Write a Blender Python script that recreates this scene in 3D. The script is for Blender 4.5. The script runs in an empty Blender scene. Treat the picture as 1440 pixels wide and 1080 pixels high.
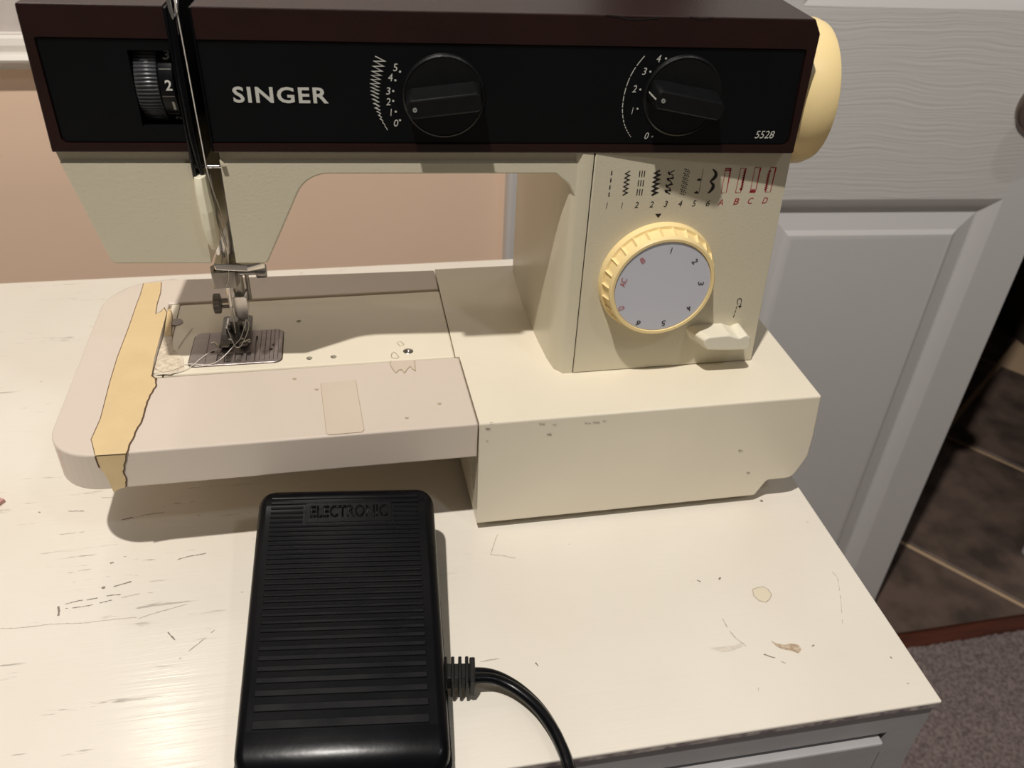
import bpy, bmesh, math, random
from mathutils import Vector, Matrix
from math import sin, cos, pi, radians, sqrt
random.seed(7)
SC = bpy.context.scene
COL = SC.collection

# ------------------------------------------------------------------ camera
RT = ((0.9820414, -0.1837215, 0.0429078), (-0.0723993, -0.5769931, -0.8135339), (0.1742211, 0.7958174, -0.5799324))
CP = Vector((-0.0549663, -0.3195906, 0.3273358))
FPX = 1200.15
cam_d = bpy.data.cameras.new('camera')
cam = bpy.data.objects.new('camera', cam_d)
COL.objects.link(cam)
m = Matrix(((RT[0][0], -RT[1][0], -RT[2][0], CP.x), (RT[0][1], -RT[1][1], -RT[2][1], CP.y), (RT[0][2], -RT[1][2], -RT[2][2], CP.z), (0, 0, 0, 1)))
cam.matrix_world = m
cam_d.sensor_fit = 'HORIZONTAL'
cam_d.sensor_width = 36.0
cam_d.lens = FPX * 36.0 / 1440.0
cam_d.clip_start = 0.02
cam_d.dof.use_dof = True
cam_d.dof.focus_distance = 0.42
cam_d.dof.aperture_fstop = 15
SC.camera = cam

# ------------------------------------------------------------------ world, lights, exposure
W = bpy.data.worlds.new('room_light')
SC.world = W
W.use_nodes = True
W.node_tree.nodes['Background'].inputs[0].default_value = (1.0, 0.89, 0.77, 1)
W.node_tree.nodes['Background'].inputs[1].default_value = 0.085

def spot_lamp(name, loc, target, power, radius, color, cone=120):
    l = bpy.data.lights.new(name, 'SPOT')
    l.energy = power; l.shadow_soft_size = radius; l.color = color
    l.spot_size = radians(cone); l.spot_blend = 0.4
    o = bpy.data.objects.new(name, l); COL.objects.link(o)
    o.location = loc
    o.rotation_euler = (Vector(target) - Vector(loc)).to_track_quat('-Z', 'Y').to_euler()
    return o
KEY = spot_lamp('ceiling_lamp', (-0.37, -0.52, 1.75), (0.1, 0.1, 0), 116, 0.022, (1.0, 0.945, 0.885))
FILL = spot_lamp('wall_lamp', (-0.31, 0.31, 0.62), (-0.12, -0.1, 0), 0.8, 0.022, (1.0, 0.92, 0.82), 140)
SIDE = spot_lamp('second_ceiling_lamp', (0.75, -1.1, 1.75), (0.3, 0.3, 0), 12, 0.06, (0.94, 0.96, 1.0))

SC.view_settings.view_transform = 'Standard'
SC.view_settings.look = 'None'
SC.view_settings.exposure = 0.0
SC.view_settings.gamma = 1.0
SC.view_settings.use_curve_mapping = False

# ------------------------------------------------------------------ materials
def lin(c):
    def f(v):
        v /= 255.0
        return v / 12.92 if v <= 0.04045 else ((v + 0.055) / 1.055) ** 2.4
    return (f(c[0]), f(c[1]), f(c[2]), 1.0)

def mat(name, rgb, rough=0.5, metal=0.0, spec=0.5, bump=0.0, bscale=200.0, var=0.0, vscale=20.0, stretch=None, coat=0.0, rgb2=None, rvar=0.0):
    M = bpy.data.materials.new(name); M.use_nodes = True
    nt = M.node_tree; b = nt.nodes['Principled BSDF']
    b.inputs['Base Color'].default_value = lin(rgb)
    b.inputs['Roughness'].default_value = rough
    b.inputs['Metallic'].default_value = metal
    b.inputs['Specular IOR Level'].default_value = spec
    if coat: b.inputs['Coat Weight'].default_value = coat; b.inputs['Coat Roughness'].default_value = 0.08
    tc = nt.nodes.new('ShaderNodeTexCoord')
    mp = nt.nodes.new('ShaderNodeMapping')
    if stretch: mp.inputs['Scale'].default_value = stretch
    nt.links.new(tc.outputs['Object'], mp.inputs[0])
    def noise(sc, det=3):
        n = nt.nodes.new('ShaderNodeTexNoise'); n.inputs['Scale'].default_value = sc; n.inputs['Detail'].default_value = det
        nt.links.new(mp.outputs[0], n.inputs['Vector']); return n
    n = noise(vscale, 4)
    mx = nt.nodes.new('ShaderNodeMix'); mx.data_type = 'RGBA'
    c1 = lin(rgb)
    c2 = lin(rgb2) if rgb2 else tuple(v * (1 - var) for v in c1[:3]) + (1,)
    mx.inputs[6].default_value = c1; mx.inputs[7].default_value = c2
    rp = nt.nodes.new('ShaderNodeValToRGB'); rp.color_ramp.elements[0].position = 0.4; rp.color_ramp.elements[1].position = 0.65
    nt.links.new(n.outputs[0], rp.inputs[0]); nt.links.new(rp.outputs[0], mx.inputs[0])
    nt.links.new(mx.outputs[2], b.inputs['Base Color'])
    if rvar:
        mr = nt.nodes.new('ShaderNodeMapRange'); mr.inputs[3].default_value = max(0.02, rough - rvar); mr.inputs[4].default_value = rough + rvar
        nt.links.new(n.outputs[0], mr.inputs[0]); nt.links.new(mr.outputs[0], b.inputs['Roughness'])
    if bump:
        n2 = noise(bscale, 2)
        bp = nt.nodes.new('ShaderNodeBump'); bp.inputs['Strength'].default_value = bump; bp.inputs['Distance'].default_value = 0.0006
        nt.links.new(n2.outputs[0], bp.inputs['Height']); nt.links.new(bp.outputs[0], b.inputs['Normal'])
    return M

cream = mat('cream_plastic', (216, 207, 184), 0.32, bump=0.12, bscale=500, var=0.03, vscale=12)
cream_front = mat('cream_plastic_moulded', (212, 204, 180), 0.3, bump=0.16, bscale=800, var=0.03, vscale=12)
ivory = mat('warm_ivory_enamel', (235, 226, 205), 0.28, bump=0.08, bscale=300, var=0.04, vscale=14)
ext_m = mat('pinkish_cream_plastic', (216, 203, 189), 0.27, bump=0.06, bscale=400, var=0.03, vscale=10)
yellow = mat('yellowed_plastic', (249, 224, 164), 0.38, bump=0.08, bscale=400, var=0.03, vscale=20)
brown = mat('dark_brown_plastic', (38, 17, 14), 0.36, bump=0.15, bscale=900, var=0.12, vscale=60)
panel_m = mat('black_control_panel', (7, 9, 12), 0.45, spec=0.25, var=0.2, vscale=40)
black = mat('gloss_black_plastic', (7, 8, 12), 0.26, spec=0.24, bump=0.05, bscale=300, var=0.2, vscale=40, rvar=0.08)
black_ridge = mat('gloss_black_ribs', (7, 8, 12), 0.3, spec=0.22, var=0.3, vscale=60, rvar=0.1)
knobblack = mat('knob_black_plastic', (17, 18, 19), 0.36, spec=0.4, bump=0.1, bscale=800, var=0.2, vscale=200)
steel = mat('chrome_steel', (225, 223, 220), 0.22, metal=1.0, var=0.1, vscale=80)
dsteel = mat('dark_worn_steel', (165, 162, 157), 0.36, metal=1.0, var=0.3, vscale=90)
plate_m = mat('brushed_needle_plate', (166, 156, 152), 0.42, metal=0.75, bump=0.2, bscale=200, var=0.1, vscale=30, stretch=(1, 12, 1))
dark = mat('dark_hole', (12, 10, 8), 0.8)
seam_m = mat('seam_shadow_gap', (48, 36, 26), 0.8)
whiteprint = mat('off_white_print', (205, 205, 196), 0.5)
darkprint = mat('black_print', (28, 24, 26), 0.5)
redprint = mat('red_print', (168, 30, 48), 0.5)
fadedred = mat('faded_red_print', (190, 100, 100), 0.5)
greyface = mat('grey_dial_face', (205, 207, 216), 0.4, spec=0.4, var=0.02, vscale=30)
tape_m = mat('aged_masking_tape', (222, 196, 148), 0.5, bump=0.25, bscale=260, var=0.06, vscale=60)
tape_edge = mat('tape_torn_edge', (92, 66, 44), 0.7)
residue = mat('tape_adhesive_residue', (226, 214, 192), 0.6, bump=0.5, bscale=300, rgb2=(200, 184, 162), vscale=420)
film = mat('clear_label_film', (213, 199, 180), 0.22, var=0.02)
filmedge = mat('label_edge_dirt', (182, 164, 138), 0.5)
threadm = mat('white_thread', (235, 228, 218), 0.6)
paper = mat('pink_paper', (196, 150, 142), 0.6, var=0.05)
scuff = mat('dark_scuff', (138, 128, 116), 0.6)
scuff_l = mat('pale_scuff', (196, 184, 168), 0.6, var=0.2, vscale=400)
brownsmudge = mat('brown_smudge', (176, 152, 126), 0.6, rgb2=(208, 192, 170), vscale=500)
nickel = mat('satin_nickel', (150, 138, 130), 0.3, metal=0.9)
door_m = mat('painted_door_white', (214, 212, 210), 0.42, var=0.02, vscale=5)
jamb_m = mat('white_jamb_paint', (205, 203, 200), 0.5, var=0.02)
wallm = mat('peach_wall_paint', (244, 214, 188), 0.6, bump=0.2, bscale=60, var=0.03, vscale=3)
wallu = mat('greyish_upper_wall_paint', (205, 196, 190), 0.5, bump=0.4, bscale=60, var=0.08, vscale=60)
trimw = mat('white_trim_paint', (228, 222, 214), 0.3, var=0.03)
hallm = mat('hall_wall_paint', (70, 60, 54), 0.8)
tilem = mat('brown_floor_tile', (118, 100, 90), 0.5, rgb2=(80, 68, 62), vscale=14, bump=0.2, bscale=60)
groutm = mat('pale_grout', (214, 184, 150), 0.8)
woodm = mat('red_brown_wood', (92, 46, 30), 0.5, rgb2=(72, 37, 25), vscale=10, stretch=(1, 8, 8))
carpetm = mat('grey_brown_carpet', (146, 132, 129), 0.95, spec=0.1, rgb2=(108, 95, 93), vscale=190, bump=0.6, bscale=300)
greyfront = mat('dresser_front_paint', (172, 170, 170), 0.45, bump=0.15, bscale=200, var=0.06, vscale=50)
edgechip = mat('chipped_grey_edge', (120, 108, 112), 0.6, rgb2=(190, 180, 172), vscale=160)

grain_m = mat('painted_door_wood_grain', (214, 212, 208), 0.42, var=0.02, vscale=5)
def wood_grain_door():
    nt = grain_m.node_tree; b = nt.nodes['Principled BSDF']
    tc = nt.nodes.new('ShaderNodeTexCoord'); mp = nt.nodes.new('ShaderNodeMapping'); mp.inputs['Scale'].default_value = (0.9, 0.9, 1)
    nz = nt.nodes.new('ShaderNodeTexNoise'); nz.inputs['Scale'].default_value = 9; nz.inputs['Detail'].default_value = 2
    sc = nt.nodes.new('ShaderNodeVectorMath'); sc.operation = 'SCALE'; sc.inputs['Scale'].default_value = 0.026
    ad = nt.nodes.new('ShaderNodeVectorMath'); ad.operation = 'ADD'
    mp2 = nt.nodes.new('ShaderNodeMapping'); mp2.inputs['Scale'].default_value = (11, 11, 400)
    n2 = nt.nodes.new('ShaderNodeTexNoise'); n2.inputs['Scale'].default_value = 1.0; n2.inputs['Detail'].default_value = 1.5; n2.inputs['Roughness'].default_value = 0.4
    bp = nt.nodes.new('ShaderNodeBump'); bp.inputs['Strength'].default_value = 0.6; bp.inputs['Distance'].default_value = 0.0007
    nt.links.new(tc.outputs['Object'], mp.inputs[0]); nt.links.new(mp.outputs[0], nz.inputs['Vector'])
    nt.links.new(nz.outputs['Color'], sc.inputs[0]); nt.links.new(sc.outputs[0], ad.inputs[0]); nt.links.new(tc.outputs['Object'], ad.inputs[1])
    nt.links.new(ad.outputs[0], mp2.inputs[0]); nt.links.new(mp2.outputs[0], n2.inputs['Vector'])
    nt.links.new(n2.outputs[0], bp.inputs['Height']); nt.links.new(bp.outputs[0], b.inputs['Normal'])
wood_grain_door()

def dresser_mat():
    M = bpy.data.materials.new('cream_brushed_paint'); M.use_nodes = True
    nt = M.node_tree; b = nt.nodes['Principled BSDF']; L = nt.links.new
    b.inputs['Roughness'].default_value = 0.17
    tc = nt.nodes.new('ShaderNodeTexCoord')
    def noise(scale, st, det=3, rough=0.5):
        mp = nt.nodes.new('ShaderNodeMapping'); mp.inputs['Scale'].default_value = st; L(tc.outputs['Object'], mp.inputs[0])
        n = nt.nodes.new('ShaderNodeTexNoise'); n.inputs['Scale'].default_value = scale; n.inputs['Detail'].default_value = det; n.inputs['Roughness'].default_value = rough
        L(mp.outputs[0], n.inputs['Vector']); return n.outputs[0]
    def ramp(src, a, c):
        r = nt.nodes.new('ShaderNodeMapRange'); r.clamp = True
        r.inputs[1].default_value = a; r.inputs[2].default_value = c; L(src, r.inputs[0]); return r.outputs[0]
    def mul(a, c):
        q = nt.nodes.new('ShaderNodeMath'); q.operation = 'MULTIPLY'; L(a, q.inputs[0])
        if isinstance(c, float): q.inputs[1].default_value = c
        else: L(c, q.inputs[1])
        return q.outputs[0]
    def mix(f, ca, cb):
        q = nt.nodes.new('ShaderNodeMix'); q.data_type = 'RGBA'; L(f, q.inputs[0])
        for i, c in ((6, ca), (7, cb)):
            if isinstance(c, tuple): q.inputs[i].default_value = c
            else: L(c, q.inputs[i])
        return q.outputs[2]
    blot = ramp(noise(9, (1, 1, 1)), 0.4, 0.7)
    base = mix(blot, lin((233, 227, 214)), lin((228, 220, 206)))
    # thin dark scratches that run with the brush strokes, thicker to the left where the top is most worn
    sep = nt.nodes.new('ShaderNodeSeparateXYZ'); L(tc.outputs['Object'], sep.inputs[0])
    left = ramp(sep.outputs[0], 0.02, -0.18)
    s1 = mul(ramp(noise(60, (0.35, 3.5, 1), 4, 0.7), 0.60, 0.65), ramp(noise(14, (1, 1.6, 1), 2), 0.48, 0.62))
    s1 = mul(s1, left)
    s2 = ramp(noise(150, (0.8, 1.5, 1), 2, 0.6), 0.74, 0.78)
    c = mix(s1, base, lin((120, 110, 98)))
    c = mix(mul(s2, 0.7), c, lin((140, 122, 104)))
    L(c, b.inputs['Base Color'])
    br = noise(40, (0.25, 8, 1), 3, 0.7)
    fine = noise(420, (1, 1, 1), 2)
    add = nt.nodes.new('ShaderNodeMath'); add.operation = 'MULTIPLY_ADD'; L(fine, add.inputs[0]); add.inputs[1].default_value = 0.03; L(br, add.inputs[2])
    bp = nt.nodes.new('ShaderNodeBump'); bp.inputs['Strength'].default_value = 0.22; bp.inputs['Distance'].default_value = 0.0006
    L(add.outputs[0], bp.inputs['Height']); L(bp.outputs[0], b.inputs['Normal'])
    return M
dress_m = dresser_mat()

# ------------------------------------------------------------------ helpers
def shade(me, ang):
    # smooth small curved facets, keep big flat faces truly flat
    ar = sorted(p.area for p in me.polygons)
    if not ar: return
    big = max(ar[len(ar) // 2] * 10, 1.5e-5)
    for p in me.polygons: p.use_smooth = True
    me.set_sharp_from_angle(angle=radians(ang))
    for p in me.polygons:
        if p.area >= big: p.use_smooth = False
EMPTY_LOC = {}
def empty(name, loc, label, cat, group=None):
    o = bpy.data.objects.new(name, None); COL.objects.link(o); o.location = loc; o.empty_display_size = 0.02
    o['label'] = label; o['category'] = cat
    if group: o['group'] = group
    EMPTY_LOC[o.name] = Vector(loc)
    return o
def link(name, me, material, parent=None, smooth=35, kind=None, label=None, cat=None):
    o = bpy.data.objects.new(name, me); COL.objects.link(o)
    if material is not None: me.materials.clear(); me.materials.append(material)
    if parent is not None:
        o.parent = parent
        if parent.name in EMPTY_LOC: o.matrix_parent_inverse = Matrix.Translation(-EMPTY_LOC[parent.name])
    if smooth:
        shade(me, smooth)
    if kind: o['kind'] = kind
    if label: o['label'] = label
    if cat: o['category'] = cat
    return o
def obj(name, bm, material, parent=None, **k):
    me = bpy.data.meshes.new(name)
    bmesh.ops.recalc_face_normals(bm, faces=bm.faces[:])
    bm.to_mesh(me); bm.free()
    return link(name, me, material, parent, **k)
def bevel(bm, w, seg=2, ang=30):
    if w <= 0: return bm
    bmesh.ops.recalc_face_normals(bm, faces=bm.faces[:])
    es = [e for e in bm.edges if len(e.link_faces) == 2 and e.calc_face_angle(0) > radians(ang)]
    bmesh.ops.bevel(bm, geom=es, offset=w, segments=seg, profile=0.5, affect='EDGES', clamp_overlap=True)
    return bm
def round_poly(pts, radii, n=5):
    out = []; N = len(pts)
    for i in range(N):
        p = Vector(pts[i]); a = Vector(pts[i - 1]); c = Vector(pts[(i + 1) % N])
        r = radii[i] if isinstance(radii, (list, tuple)) else radii
        if r <= 0: out.append(tuple(p)); continue
        d1 = (a - p); d2 = (c - p); l1, l2 = d1.length, d2.length; d1.normalize(); d2.normalize()
        ang = d1.angle(d2); t = min(r / math.tan(ang / 2), l1 * 0.49, l2 * 0.49); rr = t * math.tan(ang / 2)
        cen = p + (d1 + d2).normalized() * (rr / sin(ang / 2))
        s = p + d1 * t - cen; e = p + d2 * t - cen
        a0 = math.atan2(s.y, s.x); a1 = math.atan2(e.y, e.x); da = (a1 - a0 + pi) % (2 * pi) - pi
        for k in range(n + 1):
            th = a0 + da * k / n; out.append((cen.x + rr * cos(th), cen.y + rr * sin(th)))
    return out
def prism(poly, f, c0, c1, bm=None, taper=None):
    """poly (a,b) extruded between c0 and c1; f(a,b,c)->point"""
    bm = bm or bmesh.new()
    lo = [bm.verts.new(f(a, b, c0)) for a, b in poly]
    hp = taper if taper else poly
    hi = [bm.verts.new(f(a, b, c1)) for a, b in hp]
    n = len(poly)
    bm.faces.new(lo); bm.faces.new(list(reversed(hi)))
    for i in range(n): bm.faces.new((lo[i], lo[(i + 1) % n], hi[(i + 1) % n], hi[i]))
    return bm
def box(bm, x0, x1, y0, y1, z0, z1, f=None):
    f = f or (lambda a, b, c: (a, b, c))
    return prism([(x0, y0), (x1, y0), (x1, y1), (x0, y1)], f, z0, z1, bm)
def tube(bm, pts, r, n=8, flat=None):
    """swept tube; flat=(frac) not used"""
    pts = [Vector(p) for p in pts]; rings = []; up = Vector((0, 0, 1))
    prev = None
    for i, p in enumerate(pts):
        t = (pts[min(i + 1, len(pts) - 1)] - pts[max(i - 1, 0)]).normalized()
        if prev is None:
            a = up.cross(t)
            if a.length < 1e-3: a = Vector((1, 0, 0)).cross(t)
            a.normalize()
        else:
            a = (prev - t * prev.dot(t)).normalized()
        prev = a; b = t.cross(a)
        rr = r[i] if isinstance(r, (list, tuple)) else r
        rings.append([bm.verts.new(p + a * rr * cos(2 * pi * k / n) + b * rr * sin(2 * pi * k / n)) for k in range(n)])
    for i in range(len(rings) - 1):
        for k in range(n): bm.faces.new((rings[i][k], rings[i][(k + 1) % n], rings[i + 1][(k + 1) % n], rings[i + 1][k]))
    bm.faces.new(rings[0]); bm.faces.new(list(reversed(rings[-1])))
    return bm
def lathe(bm, prof, f, n=48, mod=None):
    """prof [(r,h)], f(a,b,h)->point; mod(theta,i)->radius scale"""
    rings = []
    for i, (r, h) in enumerate(prof):
        if r < 1e-6: rings.append([bm.verts.new(f(0, 0, h))])
        else:
            rings.append([bm.verts.new(f(r * (mod(2 * pi * k / n, i) if mod else 1) * cos(2 * pi * k / n), r * (mod(2 * pi * k / n, i) if mod else 1) * sin(2 * pi * k / n), h)) for k in range(n)])
    for i in range(len(rings) - 1):
        A, B = rings[i], rings[i + 1]
        for k in range(n):
            k2 = (k + 1) % n
            if len(A) == 1 and len(B) == 1: continue
            if len(A) == 1: bm.faces.new((A[0], B[k], B[k2]))
            elif len(B) == 1: bm.faces.new((A[k], A[k2], B[0]))
            else: bm.faces.new((A[k], A[k2], B[k2], B[k]))
    if len(rings[0]) > 1: bm.faces.new(rings[0])
    if len(rings[-1]) > 1: bm.faces.new(list(reversed(rings[-1])))
    return bm
def cut(o, bms):
    """boolean difference, cutter removed afterwards"""
    for bm in bms:
        me = bpy.data.meshes.new('cutter'); bmesh.ops.recalc_face_normals(bm, faces=bm.faces[:]); bm.to_mesh(me); bm.free()
        c = bpy.data.objects.new('cutter', me); COL.objects.link(c)
        inv = o.matrix_parent_inverse.copy(); par = o.parent
        o.parent = None
        md = o.modifiers.new('cut', 'BOOLEAN'); md.operation = 'DIFFERENCE'; md.object = c; md.solver = 'EXACT'
        dg = bpy.context.evaluated_depsgraph_get(); dg.update()
        nm = bpy.data.meshes.new_from_object(o.evaluated_get(dg))
        o.modifiers.clear(); o.data = nm
        if par is not None: o.parent = par; o.matrix_parent_inverse = inv
        bpy.data.objects.remove(c)
    shade(o.data, 30)
    return o

# world-space frames of the real planes
H = 0.07209          # height of the machine bed above the dresser top
YC = 0.03643         # front of the column
AO = Vector((-0.1737, 0.0551, 0.0)); AN = Vector((0.0743, 0.9972, 0)).normalized(); AU = Vector((0.9972, -0.0743, 0)).normalized()
def FA(s, z, d=0.0): return AO + AU * s + AN * d + Vector((0, 0, z))     # arm: s along, z up, d into the machine
def FAd(s, d, z): return FA(s, z, d)
def FC(x, z, d=0.0): return Vector((x, YC + d, z))                        # column front
def FB(x, y, d=0.0): return Vector((x, y, H - d))                         # bed top (d negative = above)
def FT(x, y, d=0.0): return Vector((x, y, -d))                            # dresser top
def FF(x, z, d=0.0): return Vector((x, d, z))                             # base / extension front
# measuring helpers: where the sight line through a photo point meets a real plane
def ray(px, py):
    q = ((px - 720) / FPX, (py - 540) / FPX, 1.0)
    return Vector(tuple(sum(RT[r][c] * q[r] for r in range(3)) for c in range(3)))
def on_plane(px, py, P, n):
    d = ray(px, py); return CP + d * ((Vector(P) - CP).dot(n) / d.dot(n))
def pa(px, py, off=0.0):
    P = on_plane(px, py, AO + AN * off, AN); return ((P - AO).dot(AU), P.z)
def pc(px, py, off=0.0):
    P = on_plane(px, py, (0, YC + off, 0), Vector((0, 1, 0))); return (P.x, P.z)
def pb(px, py, z=H):
    P = on_plane(px, py, (0, 0, z), Vector((0, 0, 1))); return (P.x, P.y)
def pt(px, py): return pb(px, py, 0.0)
def pf(px, py):
    P = on_plane(px, py, (0, 0, 0), Vector((0, 1, 0))); return (P.x, P.z)

def flat(name, polys, F, material, parent, off=-0.0002, th=0.0, smooth=0, **k):
    """thin applied layer(s): polygons in plane coords"""
    bm = bmesh.new()
    for poly in polys:
        vs = [bm.verts.new(F(a, b, off)) for a, b in poly]
        fc = bm.faces.new(vs)
    bm.normal_update()
    bmesh.ops.triangulate(bm, faces=[f for f in bm.faces if len(f.verts) > 4], ngon_method='EAR_CLIP')
    bm.normal_update()
    bmesh.ops.recalc_face_normals(bm, faces=bm.faces[:])
    if th:
        r = bmesh.ops.extrude_face_region(bm, geom=bm.faces[:])
        vs = [g for g in r['geom'] if isinstance(g, bmesh.types.BMVert)]
        dv = Vector(F(0, 0, th)) - Vector(F(0, 0, 0))
        for v in vs: v.co += dv
    return obj(name, bm, material, parent, smooth=smooth, **k)
def ribbon_polys(pts, w, closed=False):
    pts = [Vector(p) for p in pts]; out = []
    n = len(pts); L = []; R = []
    for i in range(n):
        if closed: a, c = pts[i - 1], pts[(i + 1) % n]
        else: a, c = pts[max(i - 1, 0)], pts[min(i + 1, n - 1)]
        t = (c - a)
        if t.length < 1e-9: t = Vector((1, 0))
        t.normalize(); nn = Vector((-t.y, t.x)); ww = w[i] if isinstance(w, (list, tuple)) else w
        if 0 < i < n - 1 and not closed:
            t1 = (pts[i] - pts[i - 1]).normalized(); ca = max(0.35, abs(t1.dot(t))); ww = ww / ca
        L.append(pts[i] + nn * ww / 2); R.append(pts[i] - nn * ww / 2)
    for i in range(n if closed else n - 1):
        j = (i + 1) % n
        out.append([tuple(L[i]), tuple(L[j]), tuple(R[j]), tuple(R[i])])
    return out
def disc_poly(c, r, n=10): return [(c[0] + r * cos(2 * pi * k / n), c[1] + r * sin(2 * pi * k / n)) for k in range(n)]

def text_mesh(txt, bold=0.0, shear=0.0, space=1.0):
    cu = bpy.data.curves.new('lettering', 'FONT'); cu.body = txt; cu.size = 1.0; cu.offset = bold; cu.shear = shear; cu.space_character = space
    cu.resolution_u = 3
    t = bpy.data.objects.new('lettering', cu); COL.objects.link(t)
    dg = bpy.context.evaluated_depsgraph_get(); dg.update()
    me = bpy.data.meshes.new_from_object(t.evaluated_get(dg)); bpy.data.objects.remove(t)
    return me
def text(name, txt, F, lb, rt, material, parent, bold=0.0, shear=0.0, space=1.0, rot=0.0, off=-0.0002, th=0.0, label=None):
    """fit lettering to the box lb-rt (plane coords); rot about the box centre"""
    me = text_mesh(txt, bold, shear, space)
    xs = [v.co.x for v in me.vertices]; ys = [v.co.y for v in me.vertices]
    x0, x1, y0, y1 = min(xs), max(xs), min(ys), max(ys)
    cx, cy = (lb[0] + rt[0]) / 2, (lb[1] + rt[1]) / 2
    sx = (rt[0] - lb[0]) / (x1 - x0); sy = (rt[1] - lb[1]) / (y1 - y0)
    for v in me.vertices:
        a = (v.co.x - (x0 + x1) / 2) * sx; b = (v.co.y - (y0 + y1) / 2) * sy
        v.co = F(cx + a * cos(rot) - b * sin(rot), cy + a * sin(rot) + b * cos(rot), off)
    if th:
        bm = bmesh.new(); bm.from_mesh(me)
        r = bmesh.ops.extrude_face_region(bm, geom=bm.faces[:]); dv = Vector(F(0, 0, th)) - Vector(F(0, 0, 0))
        for g in r['geom']:
            if isinstance(g, bmesh.types.BMVert): g.co += dv
        bm.to_mesh(me); bm.free()
    return link(name, me, material, parent, smooth=0, label=label)
def ctext(name, txt, F, c, h, material, parent, wr=0.6, **k):
    w = h * wr; return text(name, txt, F, (c[0] - w / 2, c[1] - h / 2), (c[0] + w / 2, c[1] + h / 2), material, parent, **k)

# ================================================================== SETTING
def struct(name, bm, material, parent=None, **k):
    o = obj(name, bm, material, parent, **k)
    if parent is None: o['kind'] = 'structure'
    return o
FZ = -0.72
WY = 0.47     # back wall
bm = bmesh.new(); box(bm, -1.6, 0.10, WY, WY + 0.1, FZ, 0.13); struct('wall_back', bm, wallm, smooth=0)
bm = bmesh.new(); box(bm, -1.6, 0.10, WY - 0.002, WY + 0.1, 0.13, 1.75); struct('wall_back', bm, wallu, smooth=0)
# chair rail moulding, profile in (depth, z)
prof = [(0, 0.076), (0.007, 0.078), (0.009, 0.084), (0.009, 0.087), (0.013, 0.090), (0.018, 0.096), (0.019, 0.101), (0.016, 0.106), (0.011, 0.108), (0.010, 0.112), (0.011, 0.124), (0.009, 0.136), (0.006, 0.141), (0.006, 0.1435), (0, 0.1445)]
prof = [(a * 0.85, 0.1125 + (b - 0.076) * 0.425) for a, b in prof]
bm = prism(prof, lambda a, b, c: (c, WY - a - 0.001, b), -1.6, 0.10); struct('trim_1', bm, trimw, smooth=25)
bm = bmesh.new(); box(bm, -1.6, 0.10, WY - 0.015, WY, FZ, FZ + 0.09); bevel(bm, 0.004); struct('baseboard_back', bm, trimw)
# door frame pieces and the wall to the right of the doorway
bm = bmesh.new(); box(bm, 0.10, 0.17, WY - 0.018, WY + 0.10, FZ, 1.35); bevel(bm, 0.004); struct('trim_2', bm, jamb_m)
bm = bmesh.new(); box(bm, 1.035, 1.10, 0.40, 0.52, FZ, 1.35); bevel(bm, 0.004); struct('trim_3', bm, jamb_m)
bm = bmesh.new(); box(bm, 1.10, 2.2, 0.43, 0.53, FZ, 1.75); struct('wall_right', bm, wallm, smooth=0)
bm = bmesh.new(); box(bm, 0.10, 1.10, WY, WY + 0.10, 1.35, 1.75); struct('wall_header', bm, wallu, smooth=0)
# dark hall beyond the doorway
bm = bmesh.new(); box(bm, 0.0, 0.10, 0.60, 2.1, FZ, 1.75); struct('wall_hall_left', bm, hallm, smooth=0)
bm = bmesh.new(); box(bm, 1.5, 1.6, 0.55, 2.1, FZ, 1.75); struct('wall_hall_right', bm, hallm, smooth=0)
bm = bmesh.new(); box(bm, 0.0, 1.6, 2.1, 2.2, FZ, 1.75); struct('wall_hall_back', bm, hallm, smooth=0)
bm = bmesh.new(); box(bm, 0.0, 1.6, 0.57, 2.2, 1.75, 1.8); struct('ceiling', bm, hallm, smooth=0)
# carpet: a grid with uneven pile
bm = bmesh.new(); nx, ny = 150, 110; x0, x1, y0, y1 = 0.45, 1.35, -0.28, 0.372
vg = [[bm.verts.new((x0 + (x1 - x0) * i / nx, y0 + (y1 - y0) * j / ny, FZ - 0.002 + random.uniform(-0.003, 0.003))) for i in range(nx + 1)] for j in range(ny + 1)]
for j in range(ny):
    for i in range(nx): bm.faces.new((vg[j][i], vg[j][i + 1], vg[j + 1][i + 1], vg[j + 1][i]))
cp = obj('carpet_pile', bm, carpetm, None, smooth=60, kind='stuff', label='grey-brown speckled carpet pile beside the dresser, up to the wood strip', cat='carpet')
bm = bmesh.new(); box(bm, -1.6, 2.2, -1.6, 0.372, FZ - 0.06, FZ - 0.007); struct('floor', bm, carpetm, smooth=0)
# wooden strip between carpet and tiles
bm = bmesh.new(); prism([(0, -0.006), (0.026, -0.006), (0.026, 0.002), (0.019, 0.006), (0.004, 0.004), (0, 0.0)], lambda a, b, c: (c, 0.368 + a + (c - 0.74) * 0.018, FZ + b), 0.05, 1.4, bm)
bevel(bm, 0.001); th = obj('threshold_strip', bm, woodm, None, smooth=30, label='reddish-brown wood threshold strip between carpet and hall tiles', cat='threshold')
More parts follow.
